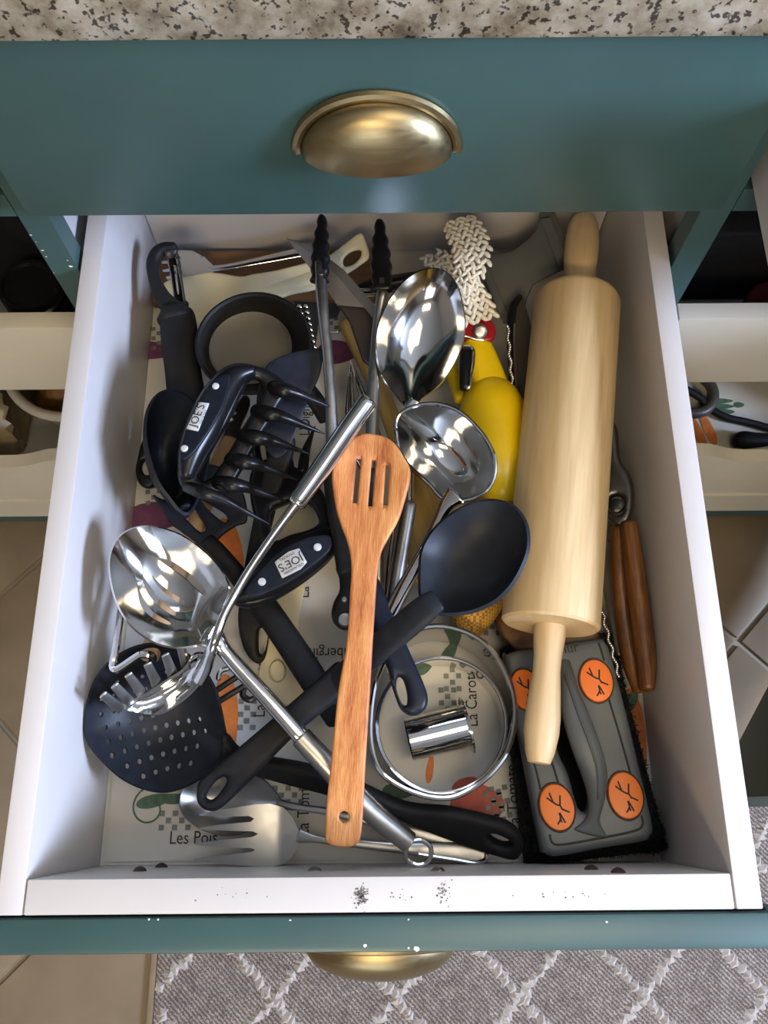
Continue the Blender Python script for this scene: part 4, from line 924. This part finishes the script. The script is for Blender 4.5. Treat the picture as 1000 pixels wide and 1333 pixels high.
# ---- shredding claws
def claw(t, HB_, zoff, outline, opening, panel, tines, badge, rivets, bar_spec, bt):
    pl = HB_
    t.part('claw_plate', plate(pl, outline, [opening], .012, .005, .004), M['gloss'])
    h = t.part('grip', bar(bar_spec, bt, power=2.3, n=20, up=pl.n), M['gloss'])
    for spec in tines:
        t.part('tine', bar(spec, n=12, k=8, cap=.3), M['gloss'])
    return h
pc = Plane((260, 560, .118), (330, 490, .118), (370, 560, .104))
t = Thing('shredding_claw', 'black meat claw with a JOE\'S badge at upper left', 'claw', 'meat shredding claws')
outl = [(234, 630), (231, 604), (240, 576), (250, 548), (266, 508), (284, 484), (308, 473), (334, 477), (352, 484), (370, 497), (376, 510), (364, 528), (352, 550), (336, 575), (322, 600), (308, 625), (295, 645), (272, 647), (250, 643)]
opn = [(337, 497), (341, 508), (330, 533), (314, 560), (290, 602), (272, 624), (259, 621), (279, 583), (300, 546), (315, 513), (326, 495)]
tz = lambda b, m, tip, w=16: [(b[0], b[1], .112, w * .9), (b[0] + (m[0] - b[0]) * .45, b[1] + (m[1] - b[1]) * .45, .124, w), (m[0], m[1], .120, w * .74), (tip[0] * .45 + m[0] * .55, tip[1] * .45 + m[1] * .55, .110, w * .46), (tip[0], tip[1], .098, 1.5)]
tz0 = tz; tz = lambda b, m, tip, w=21: tz0(b, m, tip, w)
tin = [tz((352, 504), (385, 512), (434.5, 531.5)), tz((334, 535), (370, 544), (422.5, 564.5)), tz((316, 567), (352, 573), (403, 591)), tz((300, 598), (336, 605), (386.5, 624.5)), tz((284, 628), (320, 634), (370, 651.5)), tz((244, 634), (290, 650), (352, 683), 18)]
h = claw(t, pc, 0, outl, opn, None, tin, None, None, [(243, 618, .118, 22), (250, 588, .124, 36), (266, 552, .127, 44), (284, 516, .127, 42), (304, 492, .124, 32), (324, 486, .119, 20)], .0118)
pnl = [(299, 489), (297, 508), (290, 530), (275, 558), (258, 583), (246, 596), (238, 598), (236, 588), (243, 566), (255, 538), (270, 508), (284, 492)]
pp = Plane((262, 560, .1405), (290, 505, .1405), (280, 550, .1412))
t.part('grip_panel', plate(pp, pnl, [], .003, .001, .003), M['navy'], parent=h)
for q_ in ((281.5, 504), (241, 585)):
    p = pp.t3(*pp.t2(q_), .003); t.part('rivet', lathe(p, p - pp.n, [(0, .001), (.0002, .0022), (.0012, .0028), (.004, .0028)], 18), M['badge'], parent=h)
bd = [(260.5, 525.5), (273.5, 527), (259, 563), (244, 560)]
bo_ = t.part('badge', plate(pp, bd, [], .0016, .0004, .003, False, w=lambda u, v: .0022), M['badge'], parent=h)
def lettering(t, pp, c, d, up, parent, size=.010, w=.0036):
    o2 = np.array(pp.t2(c)); e = np.array(pp.t2((c[0] + d[0], c[1] + d[1]))) - o2; e /= np.linalg.norm(e); n_ = np.array(pp.t2((c[0] + up[0], c[1] + up[1]))) - o2; n_ -= e * (n_ @ e); n_ /= np.linalg.norm(n_)
    mb = MB()
    for s_, sz, oy in (("JOE'S", size, 0), ('OKLAHOMA', size * .33, size * .62), ('SMOKERS', size * .33, -size * .62)):
        text(s_, sz, lambda x, y: pp.t3(*(o2 + e * x + n_ * (y + oy)), w), mb=mb)
    t.part('lettering', mb, M['ink'], parent=parent, smooth=False)
lettering(t, pp, (258.8, 543.8), (14, -34), (-12, -3), h, .0088)
t.done()
pc2 = Plane((340, 750, .070), (430, 705, .070), (380, 640, .060))
t = Thing('shredding_claw', 'second black meat claw with an upside-down JOE\'S badge in the middle', 'claw', 'meat shredding claws')
outl = [(305, 786), (308, 768), (322, 742), (340, 720), (338, 690), (328, 660), (326, 620), (345, 600), (375, 605), (405, 622), (425, 650), (436, 690), (442, 708), (430, 728), (408, 748), (380, 768), (350, 784), (322, 791)]
opn = [(353, 667), (368, 658), (386, 652), (404, 658), (413, 672), (414, 684), (400, 692), (378, 698), (360, 705), (353, 690)]
t2z = lambda b, m, tip: [(b[0], b[1], .062, 15), (m[0], m[1], .060, 12), (tip[0], tip[1], .046, 2)]
h = claw(t, pc2, 0, outl, opn, None, [t2z((340, 612), (334, 590), (336, 545)), t2z((358, 606), (352, 580), (360, 535)), t2z((376, 608), (374, 580), (386, 540)), t2z((394, 615), (398, 588), (410, 555)), t2z((410, 628), (420, 600), (428, 575))], None, None,
         [(314, 780, .070, 24), (335, 764, .074, 44), (370, 741, .077, 54), (405, 718, .077, 50), (430, 704, .072, 34)], .0120)
pp = Plane((340, 757, .0905), (415, 712, .0905), (360, 720, .0900))
t.part('grip_panel', plate(pp, [(319, 771), (334, 749), (360, 722), (390, 704), (414, 697), (430, 699), (430, 715), (414, 731), (382, 755), (350, 771), (330, 776)], [], .003, .001, .003), M['navy'], parent=h)
for q_ in ((341.4, 758), (413.6, 713)):
    p = pp.t3(*pp.t2(q_), .003); t.part('rivet', lathe(p, p - pp.n, [(0, .001), (.0002, .0026), (.0012, .0032), (.004, .0032)], 18), M['badge'], parent=h)
t.part('badge', plate(pp, [(358, 733), (376, 719.5), (390, 715), (400, 733), (392, 742), (368, 754)], [], .0016, .0004, .003, False, w=lambda u, v: .0022), M['badge'], parent=h)
lettering(t, pp, (379, 734), (-30, 16), (10, 18), h, .0092)
t.done()
# ---- tongs
t = Thing('kitchen_tongs', 'steel tongs with black scalloped tips pointing to the back', 'tongs')
def channel(spec, t_): return bar(spec, t_, power=3.2, n=14)
t.part('arm', channel([(417, 345, .118, 16), (420, 400, .112, 15), (426, 457, .104, 14), (431, 520, .096, 15), (433, 580, .088, 17), (440, 650, .082, 17)], .007), M['satin'])
t.part('arm', channel([(498, 382, .106, 15), (490, 440, .094, 14), (486, 510, .088, 17), (484, 570, .084, 17), (476, 650, .082, 17)], .007), M['satin'])
def tip(cx, cy0, cy1, w, z0, z1, lean):
    o = []; n = 11
    L_ = []; R_ = []
    for k in range(n + 1):
        f_ = k / n; y = cy0 + (cy1 - cy0) * f_; ww = w * (math.sin(min(1, f_ * 1.15 + .16) * math.pi * .5) ** .9) * (1 - .25 * max(0, f_ - .75) * 4 * .5); sc = (1.9 if k % 2 else 0)
        x = cx + lean * f_; L_.append((x - ww / 2 - sc, y)); R_.append((x + ww / 2 + sc, y))
    return L_ + R_[::-1]
plA = Plane((419, 285, .126), (416, 355, .118), (430, 300, .126)); plB = Plane((495, 290, .116), (497, 375, .107), (510, 300, .116))
for pl, cx, y0, y1, w, ln in ((plA, 420, 281, 368, 21, -4), (plB, 494.5, 287, 380, 25, 3)):
    o = t.part('tip', plate(pl, tip(cx, y0, y1, w, 0, 0, ln), [], .010, .004, .0028), M['gloss'])
    for k in range(2, 3):
        y = y0 + (y1 - y0) * (.5 + k * .17); m_ = MB(); q4 = [pl.t3(*pl.t2(p), .0046) for p in ((cx + ln * .6 - 1, y), (cx + ln * .6 + 5, y), (cx + ln * .6 + 5, y + 7), (cx + ln * .6 - 1, y + 7))]
        prism(q4, pl.n * .0012, m_); t.part('slot', m_, M['satin'] if k == 2 else M['rubber'], parent=o, smooth=False)
t.part('grip', bar([(430, 615, .09, 20), (438, 660, .087, 26), (446, 710, .083, 26), (450, 745, .08, 22)], .009, power=2.6, n=18), M['matte'])
t.part('grip', bar([(482, 615, .086, 20), (477, 660, .082, 24), (470, 710, .079, 24), (464, 745, .077, 20)], .009, power=2.6, n=18), M['matte'])
t.part('hinge_cap', plate(Plane((455, 740, .08), (452, 815, .074), (470, 750, .08)), [(438, 738), (456, 732), (476, 738), (470, 770), (474, 790), (468, 812), (452, 821), (438, 815), (432, 801), (435, 784), (442, 770), (442, 754)], [], .014, .005, .004), M['gloss'])
for q_, r0 in (((448, 780), .0022), ((449, 806), .0052)):
    p = P(q_[0], q_[1], .0855); t.part('rivet', lathe(p, p - Vector((0, 0, 1)), [(0, r0 * .5), (.0003, r0 * .9), (.001, r0), (.004, r0)], 18), M['satin'])
t.done()
# ---- grey knife
t = Thing('grey_knife', 'grey coated knife with a shaded end coloured dark behind the tongs', 'knife')
pl = Plane((373, 311, .095), (480, 430, .075), (440, 340, .09)); u0 = pl.t2((425, 360))
t.part('blade', plate(pl, [(373, 310), (390, 316), (406, 319), (426, 335), (448, 352), (469, 376), (489, 400), (489, 420), (475, 402), (440, 399), (425, 377), (404, 349), (386, 327)], [], .0022, .0008, .003, False), M['coat'] if 'coat' in M else plain('grey_coating', (.15, .14, .14, 1), .4))
t.part('bevel', plate(pl, [(374, 311), (406, 330), (440, 360), (474, 401), (489, 420), (489, 399), (469, 376), (448, 352), (426, 335), (406, 319), (390, 316)], [], .003, .001, .003, False, w=lambda u, v: .0006), plain('grey_bevel', (.10, .095, .095, 1), .35))
t.part('handle', plate(pl, [(440, 398), (475, 401), (490, 421), (489, 450), (482, 478), (472, 470), (455, 420)], [], .006, .002, .003, False), plain('dark_brown_shading', (.028, .022, .02, 1), .4)); t.done()  # dark brown end: shading on the blade put into colour, shaped as a handle
# ---- whisk
t = Thing('wire_whisk', 'small steel wire whisk between the tong arms', 'whisk')
for k, (dx, w, dz) in enumerate(((0, 1.0, 0), (0, .62, .012), (0, .28, .018), (0, .8, -.010))):
    pts = []
    for a_ in np.linspace(-1, 1, 15):
        s = 1 - abs(a_) ** 2.4; x = 490 - 33 * s ** .8 + 24 * w * math.copysign(1, a_) * math.sin(math.pi * min(1, s) ** .7) * .9; y = 640 - 170 * s; pts.append((x, y, .055 + dz * math.sin(math.pi * s) * math.copysign(1, a_)))
    t.part('loop', wpx(pts, .0009), M['steel'])
t.part('handle', bar([(489, 630, .055, 14), (492, 680, .052, 17), (492, 760, .046, 18)]), M['satin']); t.done()
# ---- black handle dropping into the rings (U)
t = Thing('black_utensil_handle', 'black handle with a slot, its end resting in the ring cutters', 'handle')
pl = Plane((480, 760, .070), (540, 925, .066), (500, 750, .070))
t.part('handle', plate(pl, [(455, 735), (478, 730), (498, 765), (526, 832), (550, 886), (557, 910), (552, 926), (540, 932), (527, 928), (517, 914), (498, 853), (478, 800), (462, 765)], [[(518, 882), (525, 886), (530, 905), (529, 918), (522, 914), (516, 896)]], .013, .005, .004), M['navy']); t.done()
# ---- big oval spoon with tube handle
t = Thing('oval_spoon', 'big polished oval spoon reflecting yellow at the back centre', 'spoon')
pl = Plane((548, 352, .136), (548, 518, .088), (602, 430, .113))
SPD = .020
t.part('spoon_bowl', bowl(pl, [(490, 455), (491, 428), (502, 399), (520, 372), (541, 355), (562, 349), (581, 354), (595, 371), (602.5, 396), (605.5, 420), (603, 445), (594, 469), (580, 492), (566, 507), (552, 517), (542, 528), (532, 532), (524, 526), (514, 512), (502, 498), (493, 478)], SPD, (548, 428), 2.3), M['steel'])
t.part('neck', bar([(539, 521, .0880, 20), (535, 530, .0865, 17), (534, 545, .083, 12), (534, 600, .072, 11), (532, 660, .066, 12)], .0022), M['steel'])
t.part('handle', bar([(532.5, 657, .066, 20), (525, 700, .064, 21), (513, 775, .06, 20), (505, 820, .056, 18)], n=20), M['satin']); t.done()
single('steel_bar_handle', 'thin bright steel bar handle next to the tube handle', 'handle', bar([(516, 660, .05, 8), (511, 700, .052, 9), (506, 750, .054, 9), (503, 795, .056, 8)], .002), M['steel'])
# ---- steel ladle
t = Thing('steel_ladle', 'deep polished steel ladle beside the wooden spatula', 'ladle')
pl = Plane((517, 560, .112), (644, 605, .118), (560, 640, .104))
t.part('ladle_bowl', bowl(pl, [(515, 556), (518.5, 542), (532, 531.5), (553, 525.5), (577, 527), (601, 537.5), (622, 557), (637, 578), (644.5, 599), (643, 623), (631, 641), (610, 650), (592, 652), (574, 647), (561, 632), (544, 617), (529, 602), (518.5, 581)], .040, (582, 592), 2.7, lip=-.001), M['steel'])
t.part('rim', sweep([(pl.t3(*q_), .0016, .0014) for q_ in pl.tr(cr([(515, 556), (518.5, 542), (532, 531.5), (553, 525.5), (577, 527), (601, 537.5), (622, 557), (637, 578), (644.5, 599), (643, 623), (631, 641), (610, 650), (592, 652), (574, 647), (561, 632), (544, 617), (529, 602), (518.5, 581), (515, 556)], 3))], n=8, k=1, cap=0), M['steel'])
t.part('handle', bar([(594, 644, .108, 30), (583, 656, .104, 22), (571, 680, .097, 16), (550, 722, .086, 17), (524, 768, .076, 20), (500, 815, .068, 20), (478, 858, .06, 18)], .003, power=2.4, n=16), M['steel']); t.done()
# ---- black solid spoon
t = Thing('black_spoon', 'big black nylon spoon crossing the drawer to the lower left', 'spoon')
pl = Plane((555, 790, .118), (685, 680, .138), (600, 665, .128))
t.part('spoon_bowl', bowl(pl, [(546, 745), (549, 716), (562, 692), (580, 674), (604, 659), (628, 651.5), (652, 652), (673, 662), (686, 683), (688.5, 710), (682, 734), (667, 761), (646, 782), (619, 795), (590, 800), (562, 797), (548, 782)], .020, (618, 725), 2.5, thick=.003), M['nylon'])
t.part('neck', sweep([(P(569, 781, .126), .0085, .003), (P(548, 797, .122), .0105, .004), (P(500, 838, .104), .0105, .004), (P(450, 880, .080), .011, .0045), (P(425, 902, .070), .011, .0045)], n=16, power=2.6), M['nylon'])
pl2 = Plane((440, 888, .072), (262, 1042, .064), (400, 960, .068))
t.part('handle', plate(pl2, [(438, 862), (447, 868), (446, 900), (436, 914), (384, 957), (326, 1016), (289, 1051), (272, 1055), (259, 1046), (257, 1030), (264, 1012), (310, 974), (379, 915), (418, 880)], [[(293, 1011), (296, 1017), (288, 1030), (278, 1040), (270, 1040), (269, 1034), (278, 1020), (287, 1013)]], .014, .005, .0045), M['matte']); t.done()
# ---- slotted steel spoon with tube handle and ring
t = Thing('slotted_spoon', 'polished slotted spoon at the left with a long tube handle', 'spoon')
pl = Plane((145, 740, .122), (290, 800, .112), (180, 825, .118))
so = [(142, 740), (145, 717), (157, 697), (178, 686), (205, 686), (235, 696), (262, 714), (283, 735), (296, 756), (298, 770), (289, 796), (278, 820), (266, 837), (247, 842), (226, 843), (202, 837), (178, 822), (160, 801), (148, 774)]
S = [[(200, 718), (214, 719), (230, 727), (248, 741), (264, 759), (264, 767), (252, 758), (234, 741), (216, 729)], [(191, 739), (203, 750), (218, 761), (234, 771), (232, 777), (214, 766), (198, 752)], [(178, 740), (188, 754), (203, 772), (222, 787), (220, 793), (200, 780), (184, 762)], [(172, 750), (178, 768), (194, 788), (217, 802), (213, 807), (192, 798), (176, 780)]]
t.part('spoon_bowl', bowl(pl, so, .030, (222, 768), 2.2, S), M['steel'])
t.part('neck', bar([(270, 826, .106, 36), (281, 834, .107, 28), (291, 846, .104, 20), (310, 868, .100, 21), (345, 906, .094, 22), (392, 959, .086, 24)], .005, power=2.2, n=18), M['steel'])
h = t.part('tube_grip', bar([(392, 959, .086, 29), (430, 1000, .080, 30), (480, 1053, .070, 30), (532, 1096, .058, 28)], n=22, cap=.15), M['satin'])
t.part('hanging_ring', wpx([(534, 1096, .058), (549, 1094, .056), (561, 1104, .054), (558, 1120, .052), (544, 1126, .052), (530, 1118, .053), (529, 1104, .056)], .0018), M['steel'], parent=h); t.done()
# ---- spaghetti server
t = Thing('spaghetti_server', 'steel spaghetti server with rounded teeth and a tube handle', 'server')
pl = Plane((170, 922, .084), (268, 862, .096), (200, 895, .090))
o = [(160, 922), (176, 928), (196, 931), (212, 928), (232, 916), (251, 900), (266, 880), (270, 860), (264, 850), (252, 852), (246, 862), (236, 874), (220, 884), (202, 896), (186, 906), (172, 913)]
t.part('server_bowl', bowl(pl, o, .012, (222, 902), 2.2, thick=.0018), M['steel'])
for tip_, ba, bb in (((134, 904), (152, 926), (165, 921)), ((149, 892), (166, 919), (176, 911)), ((167, 878), (180, 908), (192, 900)), ((192, 864), (199, 898), (213, 888)), ((215, 852), (219, 886), (234, 877)), ((235, 841), (238, 875), (249, 864))):
    mx_, my_ = (ba[0] + bb[0]) / 2, (ba[1] + bb[1]) / 2; wd = math.hypot(bb[0] - ba[0], bb[1] - ba[1])
    t.part('tooth', sweep([(P(mx_, my_, .086), wd / 2 * mpp(P(mx_, my_, .088)), .001), (P(mx_ * .6 + tip_[0] * .4, my_ * .6 + tip_[1] * .4, .096), 6.2 * .0006, .001), (P(*tip_, .108), 5.2 * .0006, .001)], up=(.5, -.4, .8), n=12, power=2.6), M['satin'])
t.part('rod', bar([(258, 886, .090, 22), (268, 866, .102, 20), (278, 838, .119, 14), (292, 800, .124, 12), (320, 750, .127, 12), (352, 702, .132, 12), (387, 654, .138, 13)], .0034, n=14), M['steel'])
t.part('tube_grip', bar([(386, 655, .138, 25), (420, 607, .144, 27), (450, 563, .151, 27), (479, 522, .157, 26)], n=22, cap=.3), M['steel']); t.done()
# ---- wooden slotted spatula on top
t = Thing('wooden_spatula', 'bamboo slotted spatula lying on top in the centre', 'spatula')
wsp = [(480.5, 563), (502, 568), (515.5, 578.5), (526, 595), (533, 608), (534, 622), (529, 644), (519.5, 675), (506, 700), (497, 718), (492.5, 739), (490, 765), (485.6, 834), (482, 898), (476, 994), (472.8, 1058), (470, 1086), (466, 1097), (455, 1102), (437, 1101), (427, 1097), (423.5, 1088), (426, 1040), (431, 994), (441, 898), (452, 834), (456, 770), (457.5, 745), (456, 722), (451, 702), (439.5, 671), (433.6, 638), (432.5, 612), (441.5, 593), (455, 574), (467, 565)]
M['bamboo'] = wood('bamboo', srgb(110, 56, 22), srgb(176, 106, 52), WD((480, 600), (447, 1090)), .5, 90, 14, srgb(206, 146, 86), .4)
pl = Plane((483, 563, .140), (447, 1100, .098), (530, 620, .136))
sl = [[(464, 597), (469.5, 597), (464.5, 655), (459, 655)], [(484, 598), (489.5, 598), (484.5, 659), (479, 659)], [(502.5, 605), (508, 605), (504.5, 658), (499, 658)]]
mb = MB(); oo = pl.tr(cr(wsp, 4)); hh_ = [pl.tr(s) for s in sl] + [pl.tr(ring_pts((448, 1063), 6.5, 7.5, 14))]
uc = pl.t2((480, 620))
def spw(u, v):
    f_ = max(0, 1 - max(0, (u - uc[0])) / .06) if u > uc[0] else 1
    return -.004 * f_ * math.cos(min(1, abs(v - pl.t2((480, 620))[1]) / .032) * math.pi / 2)
t.part('spatula_body', sheet(mb, oo, hh_, lambda u, v: pl.t3(u, v, spw(u, v)), .0036, .006, .0018), M['bamboo']); t.done()
